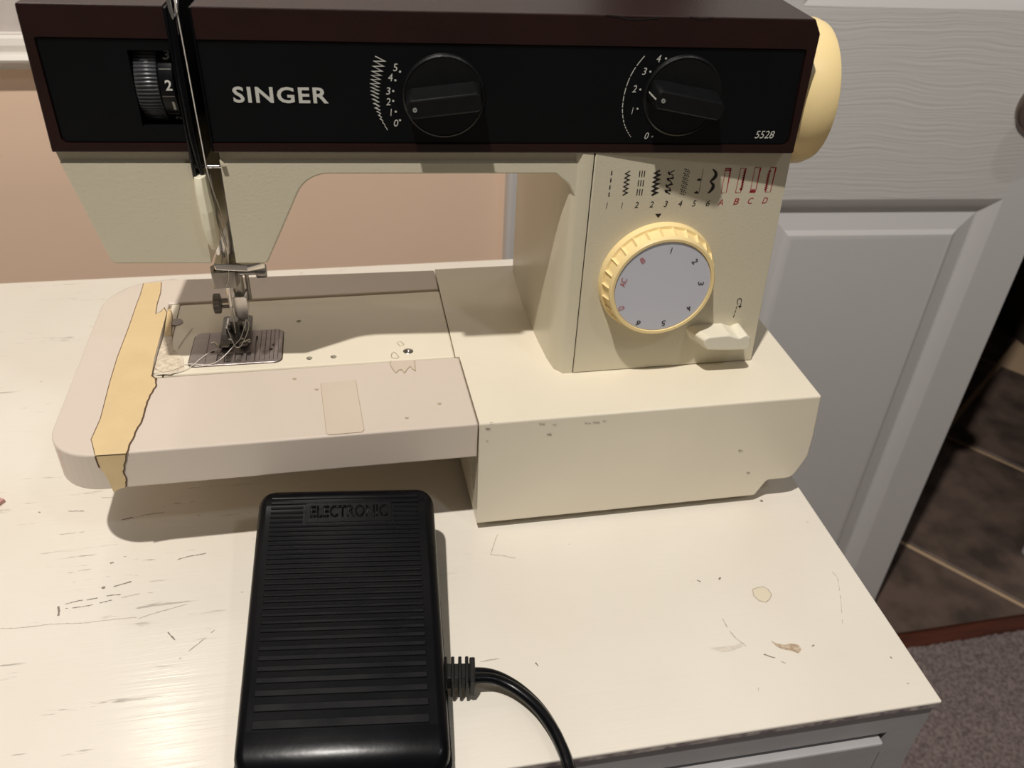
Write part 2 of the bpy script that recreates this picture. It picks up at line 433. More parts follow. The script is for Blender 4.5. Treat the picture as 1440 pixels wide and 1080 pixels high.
# tiled hall floor: grout slab plus separate tiles laid diagonally
bm = bmesh.new(); box(bm, 0.0, 1.6, 0.388, 2.2, FZ - 0.06, FZ - 0.004); fh = struct('floor_hall', bm, groutm, smooth=0)
g0 = Vector((0.845, 0.572)); ug = Vector((0.604, -0.797)); vg2 = Vector((0.797, 0.604)); TS = 0.36; GW = 0.011
tile_me = None
for i in range(-4, 6):
    for j in range(-3, 5):
        c = g0 + ug * (-0.06 + TS * i + TS / 2) + vg2 * (TS * j + TS / 2)
        if not (0.0 < c.x < 1.5 and 0.2 < c.y < 2.1): continue
        hs = (TS - GW) / 2
        cor = [c + ug * a * hs + vg2 * b * hs for a, b in ((-1, -1), (1, -1), (1, 1), (-1, 1))]
        poly = [(q.x, q.y) for q in cor]
        if min(q.y for q in cor) < 0.40:
            # clip at the threshold strip
            out = []
            for k in range(4):
                a, b = cor[k], cor[(k + 1) % 4]
                if a.y >= 0.396: out.append((a.x, a.y))
                if (a.y - 0.396) * (b.y - 0.396) < 0:
                    t = (0.396 - a.y) / (b.y - a.y); out.append((a.x + (b.x - a.x) * t, 0.396))
            poly = out
        if len(poly) < 3: continue
        bm = bmesh.new(); prism(poly, lambda a, b, q: (a, b, q), FZ - 0.0045, FZ + random.uniform(0, 0.0006), bm); bevel(bm, 0.0012, 1)
        obj('tile', bm, tilem, fh, smooth=0)

# ---- door: yawed a little against the machine
DN = Vector((0.0757, 0.9971, 0)).normalized(); DU = Vector((0.9971, -0.0757, 0)).normalized(); DO = Vector((0.68, 0.42, 0))
def FD(a, z, d=0.0): return DO + DU * a + DN * d + Vector((0, 0, z))
def panel_field(bm, a0, a1, z0, z1):
    """recessed moulding and raised field of one door panel"""
    rings = [(0, 0), (0.005, 0.0018), (0.011, 0.0045), (0.017, 0.0085), (0.019, 0.009), (0.037, 0.0045), (0.042, 0.0015), (0.046, 0.001)]
    prev = None
    for inset, dep in rings:
        cur = [bm.verts.new(FD(a, z, dep)) for a, z in ((a0 + inset, z0 + inset), (a1 - inset, z0 + inset), (a1 - inset, z1 - inset), (a0 + inset, z1 - inset))]
        if prev:
            for k in range(4): bm.faces.new((prev[k], prev[(k + 1) % 4], cur[(k + 1) % 4], cur[k]))
        prev = cur
    bm.faces.new(prev)
AL, AR = -0.405, 0.006
PL, PR = -0.318, -0.0465
zs = [(-0.66, -0.0178), (0.1695, 0.84), (0.95, 1.23)]
bm = bmesh.new(); bmr = bmesh.new()
ZB, ZT = FZ + 0.012, 1.33
ca = [AL, PL, PR, AR]; cz = [ZB] + [v for p in zs for v in p] + [ZT]
def quad(b, a0, a1, z0, z1, d=0.0): b.faces.new([b.verts.new(FD(a, z, d)) for a, z in ((a0, z0), (a1, z0), (a1, z1), (a0, z1))])
for i in range(3):
    for j in range(len(cz) - 1):
        if i == 1 and j % 2 == 1: panel_field(bm, ca[1], ca[2], cz[j], cz[j + 1])
        else: quad(bm if i != 1 else bmr, ca[i], ca[i + 1], cz[j], cz[j + 1])
        quad(bm, ca[i], ca[i + 1], cz[j], cz[j + 1], 0.035)
for a in (AL, AR):
    for j in range(len(cz) - 1): bm.faces.new([bm.verts.new(FD(a, z, d)) for z, d in ((cz[j], 0), (cz[j + 1], 0), (cz[j + 1], 0.035), (cz[j], 0.035))])
for z in (ZB, ZT):
    for i in range(3): bm.faces.new([bm.verts.new(FD(a, z, d)) for a, d in ((ca[i], 0), (ca[i + 1], 0), (ca[i + 1], 0.035), (ca[i], 0.035))])
bmesh.ops.remove_doubles(bm, verts=bm.verts[:], dist=1e-5)
door = struct('door_1', bm, door_m, smooth=12)
bmesh.ops.remove_doubles(bmr, verts=bmr.verts[:], dist=1e-5)
r = bmesh.ops.extrude_face_region(bmr, geom=bmr.faces[:])
for g in r['geom']:
    if isinstance(g, bmesh.types.BMVert): g.co += DN * 0.02
obj('door_rails', bmr, grain_m, door, smooth=0)
bm = bmesh.new(); KC = (-0.0425, 0.0815)
kf = lambda a, b, h: FD(KC[0] + a, KC[1] + b, -h)
lathe(bm, [(0.030, 0.0), (0.030, 0.003), (0.027, 0.006), (0.012, 0.009), (0.011, 0.022), (0.016, 0.027), (0.024, 0.033), (0.0265, 0.041), (0.025, 0.049), (0.018, 0.055), (0.008, 0.0575), (0, 0.058)], kf, 32)
obj('door_knob', bm, nickel, door, smooth=60)

# ================================================================== DRESSER
XR, YF, YB = 0.1895, -0.1338, 0.3062
dr = empty('dresser', (-0.4, 0.1, FZ), 'cream-painted wooden dresser with scuffed top under the sewing machine', 'dresser')
bm = bmesh.new(); box(bm, -1.0, XR, YF, YB, -0.0020, 0.0); bevel(bm, 0.0007, 2)
top = obj('dresser_top', bm, dress_m, dr)
# front frame: rails and posts as one frame around the drawer openings
bm = bmesh.new()
box(bm, -1.0, XR - 0.0015, YF + 0.0015, YF + 0.02, -0.0215, -0.0021)
box(bm, XR - 0.0195, XR - 0.0015, YF + 0.0015, YF + 0.03, FZ + 0.01, -0.0215)
box(bm, -1.0, -0.97, YF + 0.0015, YF + 0.03, FZ + 0.01, -0.0215)
for z in (-0.20, -0.37, -0.54, -0.70): box(bm, -0.97, XR - 0.0195, YF + 0.0015, YF + 0.02, z - 0.018, z)
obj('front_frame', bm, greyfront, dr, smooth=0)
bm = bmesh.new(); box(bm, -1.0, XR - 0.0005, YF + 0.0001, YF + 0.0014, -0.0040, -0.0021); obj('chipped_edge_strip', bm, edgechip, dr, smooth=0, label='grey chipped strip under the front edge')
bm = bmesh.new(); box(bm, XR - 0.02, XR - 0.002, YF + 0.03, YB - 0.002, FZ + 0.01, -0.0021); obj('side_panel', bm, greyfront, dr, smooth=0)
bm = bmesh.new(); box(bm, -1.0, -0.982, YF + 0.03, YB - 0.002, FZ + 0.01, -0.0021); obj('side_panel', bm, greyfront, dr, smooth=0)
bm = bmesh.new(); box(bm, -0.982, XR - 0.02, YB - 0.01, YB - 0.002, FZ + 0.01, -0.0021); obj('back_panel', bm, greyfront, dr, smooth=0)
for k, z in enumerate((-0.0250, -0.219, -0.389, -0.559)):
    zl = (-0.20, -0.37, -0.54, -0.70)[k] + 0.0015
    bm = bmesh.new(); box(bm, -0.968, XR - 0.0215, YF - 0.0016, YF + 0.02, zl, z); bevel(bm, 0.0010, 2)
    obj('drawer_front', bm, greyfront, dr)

def top_marks():
    # pencil-like scratches and scuffs measured on the dresser top
    lines = [
        ([(1016, 870), (1024, 885), (1035, 898), (1052, 911)], 0.0007, scuff_l),
        ([(1074, 920), (1084, 924), (1090, 925)], 0.0009, scuff),
        ([(1098, 930), (1105, 933)], 0.0006, scuff_l),
        ([(143, 700), (0, 0)][:1] + [(160, 700)], 0.0005, scuff_l),
        ([(171, 731), (180, 729), (190, 727)], 0.0010, scuff),
        ([(192, 727), (215, 722), (230, 721)], 0.0006, scuff_l),
        ([(92, 850), (110, 845), (128, 843), (150, 838), (170, 836)], 0.0007, scuff),
        ([(92, 856), (118, 853), (140, 848), (158, 844)], 0.0006, scuff),
        ([(168, 841), (190, 836), (215, 833)], 0.0005, scuff_l),
        ([(0, 884), (30, 883), (70, 878), (120, 876), (160, 871), (195, 868)], 0.0004, scuff_l),
        ([(82, 853), (83, 860), (82, 866)], 0.0013, scuff),
        ([(160, 825), (170, 822), (185, 818)], 0.0009, scuff),
        ([(143, 827), (148, 826)], 0.0016, scuff),
        ([(195, 870), (215, 863), (240, 856), (262, 850)], 0.0005, scuff_l),
        ([(252, 927), (265, 916), (282, 903), (302, 886)], 0.0004, scuff),
        ([(236, 889), (240, 894), (246, 900)], 0.0008, scuff),
        ([(250, 787), (268, 782), (290, 778)], 0.0007, scuff),
        ([(245, 708), (268, 707), (272, 705)], 0.0012, scuff_l),
        ([(96, 719), (108, 719), (118, 719)], 0.0007, scuff),
        ([(84, 752), (100, 750), (118, 748)], 0.0006, scuff_l),
        ([(54, 720), (60, 722)], 0.0013, scuff),
        ([(96, 806), (110, 803), (128, 800)], 0.0005, scuff_l),
        ([(155, 792), (160, 791)], 0.0014, scuff),
        ([(690, 780), (697, 758), (700, 752)], 0.0006, scuff_l),
        ([(690, 780), (705, 781), (725, 785)], 0.0005, scuff_l),
        ([(672, 932), (685, 929), (702, 926)], 0.0007, scuff_l),
        ([(753, 932), (757, 937)], 0.0010, scuff),
        ([(1170, 804), (1178, 812), (1182, 840), (1185, 878)], 0.0004, scuff_l),
        ([(1250, 921), (1254, 926)], 0.0009, scuff),
        ([(980, 816), (985, 818)], 0.0012, scuff), ([(1011, 815), (1013, 812)], 0.0014, scuff),
        ([(1142, 909), (1145, 907)], 0.0010, scuff),
        ([(1066, 967), (1067, 972)], 0.0006, scuff_l),
        ([(992, 929), (1000, 931)], 0.0013, scuff_l),
        ([(1070, 703), (1072, 706)], 0.0018, scuff),
        ([(995, 860), (998, 859)], 0.0010, scuff_l),
    ]
    by = {}
    for pts, w, mt_ in lines:
        dense = []
        for i in range(len(pts) - 1):
            n_ = max(2, int(math.hypot(pts[i + 1][0] - pts[i][0], pts[i + 1][1] - pts[i][1]) / 3))
            dense += [(pts[i][0] + (pts[i + 1][0] - pts[i][0]) * q / n_, pts[i][1] + (pts[i + 1][1] - pts[i][1]) * q / n_ + random.uniform(-0.35, 0.35)) for q in range(n_)]
        dense.append(pts[-1]); i = 0
        while i < len(dense) - 1:
            j = min(len(dense) - 1, i + random.randint(1, 4)); ch = dense[i:j + 1]
            if random.random() < 0.8: by.setdefault(mt_.name, (mt_, []))[1].extend(ribbon_polys([pt(*p) for p in ch], [w * random.uniform(0.3, 0.95) for _ in ch]))
            i = j
    for nm, (mt_, polys) in by.items():
        flat('paint_scuff', polys, FT, mt_, top, off=-0.00012, kind='stuff')
    ring = [(1058, 829), (1064, 827), (1073, 825), (1080, 829), (1085, 836), (1082, 843), (1077, 847), (1068, 845), (1060, 838)]
    flat('paint_chip', [[pt(*p) for p in ring]], FT, mat('bare_primer', (226, 214, 190), 0.35), top, off=-0.00010)
    flat('chip_outline', ribbon_polys([pt(*p) for p in ring], 0.0005, True), FT, scuff_l, top, off=-0.00014)
    sm = [(1084, 901), (1092, 905), (1104, 907), (1112, 905), (1123, 907), (1127, 913), (1123, 919), (1113, 915), (1100, 913), (1092, 909)]
    flat('brown_stain', [[pt(*p) for p in sm]], FT, brownsmudge, top, off=-0.00012)
    cres = [(998, 911), (1012, 910), (1030, 908), (1042, 905), (1044, 909), (1030, 915), (1016, 917), (1006, 914)]
    flat('grey_smear', [[pt(*p) for p in cres]], FT, mat('grey_smear', (212, 204, 190), 0.5, rgb2=(224, 216, 200), vscale=500), top, off=-0.00011)
top_marks()

# pink paper corner at the left edge
bm = bmesh.new(); a, b, c = pt(8, 706), pt(-26, 695), pt(-22, 728)
poly = [a, c, (c[0] - 0.03, c[1]), (b[0] - 0.03, b[1]), b]
prism(poly, lambda x, y, q: (x, y, q), 0.0003, 0.0022, bm)
obj('paper_scrap', bm, paper, None, smooth=0, label='pointed pink paper corner lying on the dresser at far left', cat='paper')

# ================================================================== SEWING MACHINE
SM = empty('sewing_machine', (0.0, 0.08, 0.0), 'cream and dark brown domestic sewing machine with black control panel, on the dresser', 'sewing machine')
L = 0.18
# ---- right base box
prof = round_poly([(-0.0038, 0.0048), (0.1575, 0.0048), (0.1625, 0.0155), (0.1775, 0.0155), (0.1832, 0.03), (0.1828, 0.045), (L, H), (-0.0038, H)], [0, 0.002, 0.002, 0.006, 0.01, 0, 0.0012, 0], 3)
bm = prism(prof, lambda a, b, c: (a, c, b), 0.0, 0.16)
bmesh.ops.recalc_face_normals(bm, faces=bm.faces[:])
es = [e for e in bm.edges if len(e.link_faces) == 2 and e.calc_face_angle(0) > radians(40) and min(v.co.x for v in e.verts) + max(v.co.x for v in e.verts) > -0.007]
bmesh.ops.bevel(bm, geom=es, offset=0.0016, segments=3, profile=0.5, affect='EDGES', clamp_overlap=True)
base = obj('base', bm, ivory, SM)
# vents in the left face of the base
cuts = [prism([(-0.02, -0.02), (0.0002, -0.02), (0.0, 0.0), (-0.0017, 0.0590), (-0.02, 0.0590)], lambda a, b, c: (a, b, c), -0.01, 0.1)]
for k in range(7):
    b2 = bmesh.new(); box(b2, -0.01, 0.004, 0.010 + 0.005 * k, 0.012 + 0.005 * k, 0.020, 0.048); cuts.append(b2)
cut(base, cuts)
for x, y in ((0.02, 0.02), (0.145, 0.02), (0.02, 0.14), (0.145, 0.14)):
    bm = bmesh.new(); lathe(bm, [(0.008, 0.0), (0.008, 0.006)], lambda a, b, h, x=x, y=y: (x + a, y + b, h), 20); obj('rubber_foot', bm, dark, SM)
bm = bmesh.new(); box(bm, 0.004, 0.155, 0.005, 0.155, 0.0018, 0.0052); obj('base_underside', bm, dark, SM, smooth=0)
# small black wear chips on the front edge of the base
chips = [(691, 594, 5, 1.3), (686, 603, 7, 2.2), (685, 620, 3, 1), (762, 596, 9, 1.2), (772, 611, 7, 2), (780, 597, 5, 1), (826, 595, 9, 1.2), (838, 594, 10, 1.2), (850, 592, 6, 1), (1041, 634, 6, 2), (1052, 665, 5, 2)]
flat('wear_chips', [[pf(x - w / 2 + w * u, y - random.uniform(.3, .8) * h), pf(x - w / 2 + w * (u + random.uniform(.12, .28)), y - random.uniform(.1, .6) * h - .4), pf(x - w / 2 + w * (u + .22), y + random.uniform(.3, .8) * h)] for x, y, w, h in chips for u in (0, .2, .4, .6, .8)], FF, scuff, base, off=-0.0003, kind='stuff')

mat_line = mat('engraved_line', (70, 60, 58), 0.6)
# ---- free arm bed (fills the slot of the extension table)
bm = prism([(-0.1535, 0.0608), (-0.0041, 0.0596), (-0.0041, 0.1322), (-0.1535, 0.1318)], lambda a, b, c: (a, b, c), 0.022, H - 0.0003); bevel(bm, 0.001, 2)
bed = obj('free_arm', bm, ivory, SM)
holes = []
def hole(px, py, r, dep):
    b2 = bmesh.new(); c = pb(px, py); lathe(b2, [(r, -0.005), (r, dep)], lambda a, b, h: FB(c[0] + a, c[1] + b, h), 20); return b2
plate_poly = [pb(262, 517), pb(398, 509), pb(398, 461), pb(276, 466)]
plate_poly = [(-0.1425, 0.0658), (-0.0943, 0.0652), (-0.0943, 0.0985), (-0.1415, 0.0990)]
b2 = prism(round_poly(plate_poly, 0.0042), lambda a, b, c: (a, b, c), H - 0.0022, H + 0.003)
cut(bed, [b2, hole(420, 451, 0.0013, 0.004), hole(435, 503, 0.0016, 0.004), hole(469, 501, 0.0016, 0.004), hole(574, 493, 0.0028, 0.003)])
for px, py, r in ((420, 451, .0013), (435, 503, .0016), (469, 501, .0016)):
    c = pb(px, py); bm = bmesh.new(); lathe(bm, [(r * 0.98, 0.002), (r * .98, 0.0035)], lambda a, b, h: FB(c[0] + a, c[1] + b, h), 16); obj('screw_hole', bm, dark, bed)
c = pb(574, 493); bm = bmesh.new(); lathe(bm, [(0.0027, 0.0025), (0.0027, 0.0008), (0.0020, 0.0003), (0.0012, 0.0006), (0.0006, 0.0012), (0, 0.0012)], lambda a, b, h: FB(c[0] + a, c[1] + b, h), 20); obj('bed_screw', bm, dsteel, bed)
c = pb(248, 453); bm = bmesh.new(); lathe(bm, [(0.0035, 0.0006), (0.0035, -0.0002), (0.001, -0.0003), (0, -0.0003)], lambda a, b, h: FB(c[0] + a, c[1] + b, h), 20); obj('bed_screw', bm, mat('grey_screw_paint', (168, 158, 152), 0.4), bed)
# needle plate with guide lines and feed slots
bm = prism(round_poly([(a + (0.0004 if a < -0.12 else -0.0004), b + (0.0004 if b < 0.08 else -0.0004)) for a, b in plate_poly], 0.004), lambda a, b, c: (a, b, c), H - 0.0021, H + 0.0004)
bevel(bm, 0.0003, 1)
npl = obj('needle_plate', bm, plate_m, bed)
cuts = []
for k, px in enumerate((372, 381, 390, 398.5, 407, 416)):
    pass
slot_y = (0.0678, 0.0772)
sl = [(-0.1268, 0.0013), (-0.1221, 0.0022), (-0.1168, 0.0022), (-0.1120, 0.0012)]
for cx_, hw in sl:
    b2 = bmesh.new(); box(b2, cx_ - hw, cx_ + hw, slot_y[0], slot_y[1], H - 0.001, H + 0.002); cuts.append(b2)
b2 = bmesh.new(); box(b2, -0.1085 - 0.0005, -0.1085 + 0.0005, 0.0672, 0.092, H - 0.001, H + 0.002); cuts.append(b2)
for lx in (-0.1045, -0.1015, -0.0993, -0.0988 + 0.0015, -0.1333):
    pass
for lx in (-0.1062, -0.1037, -0.1012, -0.0991, -0.0969, -0.1336):
    pl_lines = globals().setdefault('pl_lines', []); pl_lines.append([(lx - 0.00016, 0.068), (lx + 0.00016, 0.068), (lx + 0.00016, 0.0975), (lx - 0.00016, 0.0975)])
for c, r in ((pb(381, 492), 0.0011), (pb(299, 496), 0.0011)):
    b2 = bmesh.new(); lathe(b2, [(r, -0.003), (r, 0.0006)], lambda a, b, h, c=c: FB(c[0] + a, c[1] + b, h), 16); cuts.append(b2)
cut(npl, cuts)
bm = bmesh.new(); box(bm, -0.130, -0.107, 0.066, 0.093, H - 0.00205, H - 0.0011); obj('plate_recess', bm, dark, npl, smooth=0)
bm = bmesh.new()
for cx_, hw in sl[1:3]:
    for k in range(4): box(bm, cx_ - 0.0013, cx_ + 0.0013, 0.0690 + 0.0016 * k, 0.0698 + 0.0016 * k, H - 0.001, H + 0.0002)
obj('feed_dogs', bm, steel, npl, smooth=0)
for q in pl_lines: flat('guide_line', [q], FB, mat_line, npl, off=-0.00045)
ctext('plate_number', '4', FB, pb(384, 486), 0.0022, darkprint, npl, off=-0.0006)

# ---- extension table around the bed
ext_poly = round_poly([(-0.1966, -0.0), (-0.0006, -0.0), (-0.0022, 0.0588), (-0.1588, 0.0588), (-0.1596, 0.1338), (-0.0043, 0.1338), (-0.0044, 0.1585), (-0.1966, 0.1635)],
                      [0.022, 0, 0.0022, 0.0, 0.0, 0.001, 0.001, 0.030], 10)
bm = prism(ext_poly, lambda a, b, c: (a, b, c), 0.0512, H); bevel(bm, 0.0022, 3, 50)
bm.normal_update(); bmesh.ops.triangulate(bm, faces=[f for f in bm.faces if len(f.verts) > 4], ngon_method='EAR_CLIP')
ext = obj('extension_table', bm, ext_m, SM)
bm = prism([(-0.158, 0.0595), (-0.1538, 0.0600), (-0.1538, 0.133), (-0.158, 0.133)], lambda a, b, c: (a, b, c), H - 0.004, H - 0.0007); obj('gap_lining', bm, ivory, ext, smooth=0)

# masking tape with torn edges
def jag(pts, amp, n=5):
    out = []
    for i in range(len(pts) - 1):
        for k in range(n):
            t = k / n; x = pts[i][0] * (1 - t) + pts[i + 1][0] * t; y = pts[i][1] * (1 - t) + pts[i + 1][1] * t
            out.append((x + random.uniform(-amp, amp), y + random.uniform(-amp, amp) * 0.5))
    out.append(pts[-1]); return out
lft = [(202, 399), (197, 416), (193, 426), (181, 461), (165, 503), (155, 536), (141, 590), (128, 619)]
lft2 = jag([(128, 619), (131, 630), (134, 641)], 0.6, 3)
rgt1 = [(227, 397), (226, 412), (221, 428), (219, 442), (226, 439), (231, 433), (234.5, 440)]
rgt2 = [(232, 449), (225, 475), (217, 505), (213.5, 527)]
rgt3 = jag([(213.5, 529), (220, 533), (219, 545), (211, 556), (205, 575), (200, 590), (193, 605), (184, 622), (178, 638)], 1.0, 4)
tp = lft + lft2[1:] + list(reversed(rgt3)) + list(reversed(rgt2)) + list(reversed(rgt1))
flat('masking_tape', [[pb(*p) for p in tp]], FB, tape_m, ext, off=-0.00022)
def drop(p): a, b = pf(*p); return (a, b)
fl = [(134, 641), (137, 650), (140, 657), (150, 670), (160, 692)]
fr = jag([(178, 638), (176, 650), (174, 662), (178, 675), (177, 684)], 0.8, 3)
fpoly = [drop(p) for p in fl] + [drop((166, 688))] + [drop(p) for p in reversed(fr)]
fpoly = [(a, min(b, H - 0.0006)) for a, b in fpoly]
flat('masking_tape', [fpoly], FF, tape_m, ext, off=-0.00025)
edge = ribbon_polys([pb(*p) for p in lft + lft2[1:]], 0.0003) + ribbon_polys([pb(*p) for p in rgt3], 0.0007) + ribbon_polys([pb(*p) for p in rgt1], 0.0003)
flat('torn_tape_edge', edge, FB, tape_edge, ext, off=-0.00034)
flat('torn_tape_edge', ribbon_polys([drop(p) for p in fl[:3]], 0.0007) + ribbon_polys([drop(p) for p in fr], 0.0006), FF, tape_edge, ext, off=-0.00036)
# tape remnants and residue on the bed
flat('tape_remnant', [[pb(*p) for p in [(236, 436), (240, 434), (242, 446), (241, 460), (241, 472), (231, 473), (233, 455)]]], FB, tape_m, bed, off=-0.00024)
res = [(231, 472), (241, 473), (243, 490), (250, 497), (257, 503), (259, 521), (240, 527), (221, 527), (216, 525), (222, 500)]
flat('adhesive_residue', [[pb(*p) for p in res]], FB, residue, bed, off=-0.00020)
flat('torn_tape_edge', ribbon_polys([pb(*p) for p in jag([(237, 436), (242, 440), (242, 456), (242, 472)], 0.5, 3)], 0.00025) + ribbon_polys([pb(*p) for p in [(218, 519), (228, 524), (238, 523), (258, 516)]], 0.0002) + ribbon_polys([pb(*p) for p in jag([(251, 490), (258, 480), (266, 468), (271, 462)], 0.5, 2)], 0.0003), FB, tape_edge, bed, off=-0.0003)
# clear label and its outline
lab = [(451, 540), (500, 535), (512, 605), (509, 608), (462, 612), (459, 610)]
flat('clear_label', [[pb(*p) for p in lab]], FB, film, ext, off=-0.00022, label='faint rectangular clear film label')
flat('label_edge', ribbon_polys([pb(*p) for p in lab], 0.00022, True), FB, filmedge, ext, off=-0.0003)
st = [(549, 508), (549, 515), (553, 520), (557, 525), (560, 521), (564, 520), (569, 525), (573, 519), (577, 515), (580, 519), (584, 522), (583, 507)]
flat('glue_stain', [[pb(*p) for p in st]], FB, film, ext, off=-0.0002)
flat('stain_edge', ribbon_polys([pb(*p) for p in jag(st[:-1], 0.7, 3) + [st[-1]]], 0.0004), FB, filmedge, ext, off=-0.0003)
st2 = [(550, 501), (551, 497), (554, 495), (557, 497), (561, 502), (558, 504), (551, 503)]
flat('stain_edge', ribbon_polys([pb(*p) for p in st2], 0.0003, True) + ribbon_polys([pb(*p) for p in [(558, 482), (563, 480), (568, 484), (563, 487)]], 0.0003, True), FB, filmedge, bed, off=-0.00015)
flat('wear_chips', [[pb(x - 3, y - 1), pb(x + 3, y - 1), pb(x + 2, y + 1), pb(x - 2, y + 1)] for x, y in ((414, 533), (618, 568), (572, 588), (445, 548))], FB, filmedge, ext, off=-0.0002, kind='stuff')

# ---- column
cpoly = [(0.0550, YC), (0.0500, YC + 0.0002), (0.0462, YC + 0.005), (0.0446, 0.052), (0.0434, 0.072), (0.0428, 0.092), (0.0428, 0.11), (0.0437, 0.130), (0.0448, 0.150), (0.0448, 0.152), (0.150, 0.152), (0.152, 0.046), (0.0550, 0.046)]
bm = prism(cpoly, lambda a, b, c: (a, b, c), H, 0.195)
col = obj('column', bm, cream_front, SM, smooth=50)
fp = [(0.0555, H + 0.0004), (0.1562, H + 0.0004), (0.1508, 0.1935), (0.0557, 0.1935)]
bm = prism(fp, lambda a, b, c: (a, YC + c, b), -0.0002, 0.115); bevel(bm, 0.0004, 2)
face = obj('face_panel', bm, cream_front, SM)
bm = bmesh.new(); box(bm, 0.0543, 0.0566, YC + 0.0006, YC + 0.004, H, 0.194); obj('seam_gap', bm, seam_m, col, smooth=0)
bm = bmesh.new(); box(bm, 0.056, 0.157, YC + 0.001, YC + 0.01, H - 0.0002, H + 0.0006); obj('seam_gap', bm, seam_m, face, smooth=0)
# cut the seam so it reads as a groove
b2 = bmesh.new(); box(b2, 0.0552, 0.0558, YC - 0.005, YC + 0.003, H - 0.001, 0.2)

# ---- arm and head shell (arm frame)
ZA, ZT_ = 0.1921, 0.2499
head = round_poly([(0.0, ZA), (0.0012, 0.1858), (0.0119, 0.1388), (0.0805, 0.1380), (0.1022, 0.1814), (0.2130, 0.1814), (0.2195, 0.1762), (0.2225, 0.1700), (0.2308, 0.1700), (0.2308, ZA)],
                  [0, 0.001, 0.003, 0.003, 0.016, 0.0, 0.006, 0, 0, 0], 8)
bm = prism(head, lambda s, z, d: FA(s, z, d), 0.0, 0.100)
bevel(bm, 0.0012, 2, 40)
arm = obj('arm', bm, cream_front, SM, smooth=40)
def sbox(s0, s1, d0, d1, z0, z1):
    b = bmesh.new(); return box(b, s0, s1, d0, d1, z0, z1, FAd)
# recess above the lip under the brown cover
b3 = prism([(-0.0013, 0.1858), (0.00, 0.1848), (0.00, 0.200), (-0.0013, 0.2)], lambda d, z, s: FA(s, z, d), -0.01, 0.0548)
b3.free()
b3 = prism([(-0.003, 0.1852), (0.0012, 0.1868), (0.0012, 0.2), (-0.003, 0.2)], lambda d, z, s: FA(s, z, d), -0.01, 0.232)
SL0, SL1 = 0.0553, 0.0665
cut(arm, [b3, sbox(SL0, SL1, -0.02, 0.055, 0.12, 0.2)])
# cream right and left walls of the slot are the cut itself

# ---- brown cover
cov = [(0.0, ZA - 0.0002), (0.3222, ZA - 0.0002), (0.3215, 0.2440), (0.3180, ZT_), (0.0012, ZT_)]
def cover_f(s, z, d): return FA(s, z, d)
bm = prism(round_poly(cov, [0.0005, 0.001, 0.002, 0.001, 0.001], 3), cover_f, -0.0022, 0.108)
bevel(bm, 0.0009, 2, 40)
cover = obj('brown_cover', bm, brown, SM, smooth=40)
pp = [(0.0050, 0.1958), (0.3190, 0.1958), (0.3172, 0.2378), (0.0050, 0.2378)]
b4 = prism(round_poly(pp, [0.0022, 0.003, 0.001, 0.001], 3), FA, -0.01, -0.0010)
cut(cover, [b4, sbox(SL0 - 0.0006, SL1 - 0.0012, -0.02, 0.055, 0.15, 0.27)])
# tension window cut through cover too
WX0, WX1, WZ0, WZ1 = 0.0382, 0.0542, 0.2030, 0.2332
pp2 = [(a + (0.0004 if a < 0.1 else -0.0004), b + (0.0004 if b < 0.2 else -0.0004)) for a, b in pp]
bm = prism(round_poly(pp2, [0.0022, 0.003, 0.001, 0.001], 3), FA, -0.0016, 0.0005); bevel(bm, 0.0002, 1)
pan = obj('control_panel', bm, panel_m, SM, smooth=40)
cut(pan, [sbox(SL0 - 0.0006, SL1 - 0.0012, -0.02, 0.055, 0.15, 0.27), sbox(WX0, WX1 + 0.002, -0.02, 0.02, WZ0, WZ1)])
cut(cover, [sbox(WX0 - 0.0004, WX1 + 0.002, -0.02, 0.018, WZ0 - 0.0014, WZ1 + 0.0010)])
bm = bmesh.new(); box(bm, WX0 - 0.001, WX1 + 0.001, 0.0175, 0.0185, WZ0 - 0.001, WZ1 + 0.001, FAd); obj('tension_window', bm, dark, pan, smooth=0)
# ledge at top of the cover, dents on its top edge
flat('cover_scratch', ribbon_polys([pa(*p) for p in [(850, 19.5), (868, 21), (880, 25), (900, 25), (925, 23)]], 0.0005) + ribbon_polys([pa(*p) for p in [(968, 22), (985, 25), (1000, 23)]], 0.0004), FA, dark, cover, off=-0.0024)

# ---- tension dial: knurled wheel with numbers, axis along the arm
TR = 0.0175; tz, td = 0.2182, 0.0145
def FTn(a, b, h): return FA(h, tz + b, td + a)
bm = bmesh.new(); lathe(bm, [(TR - 0.001, 0.0386), (TR, 0.0392), (TR, 0.0474), (TR - 0.0006, 0.0478)], FTn, 288, mod=lambda t, i: 1 - (0.035 if int(round(t / (2 * pi) * 288)) % 4 > 1 else 0))
ten = obj('tension_dial', bm, mat('dark_grey_knurled_plastic', (62, 63, 66), 0.35, spec=0.6), SM, smooth=20)
bm = bmesh.new(); lathe(bm, [(TR - 0.0008, 0.0481), (TR - 0.0006, 0.0485), (TR - 0.0006, 0.0536), (TR - 0.0012, 0.0540)], FTn, 72); obj('number_ring', bm, panel_m, ten, smooth=30)
def ring_frame(th0):
    # curved frame wrapped on the number ring: a along s, b around
    def F(a, b, off=0.0):
        th = th0 + b / TR
        r = TR - 0.0005 - off * 1.0
        return FA(a, tz + r * sin(th), td - r * cos(th))
    return F
for txt, th_ in (('3', 0.80), ('2', 0.10), ('1', -0.42), ('0', -0.95)):
    ctext('dial_number', txt, ring_frame(th_), (0.0518 + (0.0004 if txt == '1' else 0), 0), 0.0042, whiteprint, ten, wr=0.62 if txt != '1' else 0.22, bold=0.02, off=-0.0002)
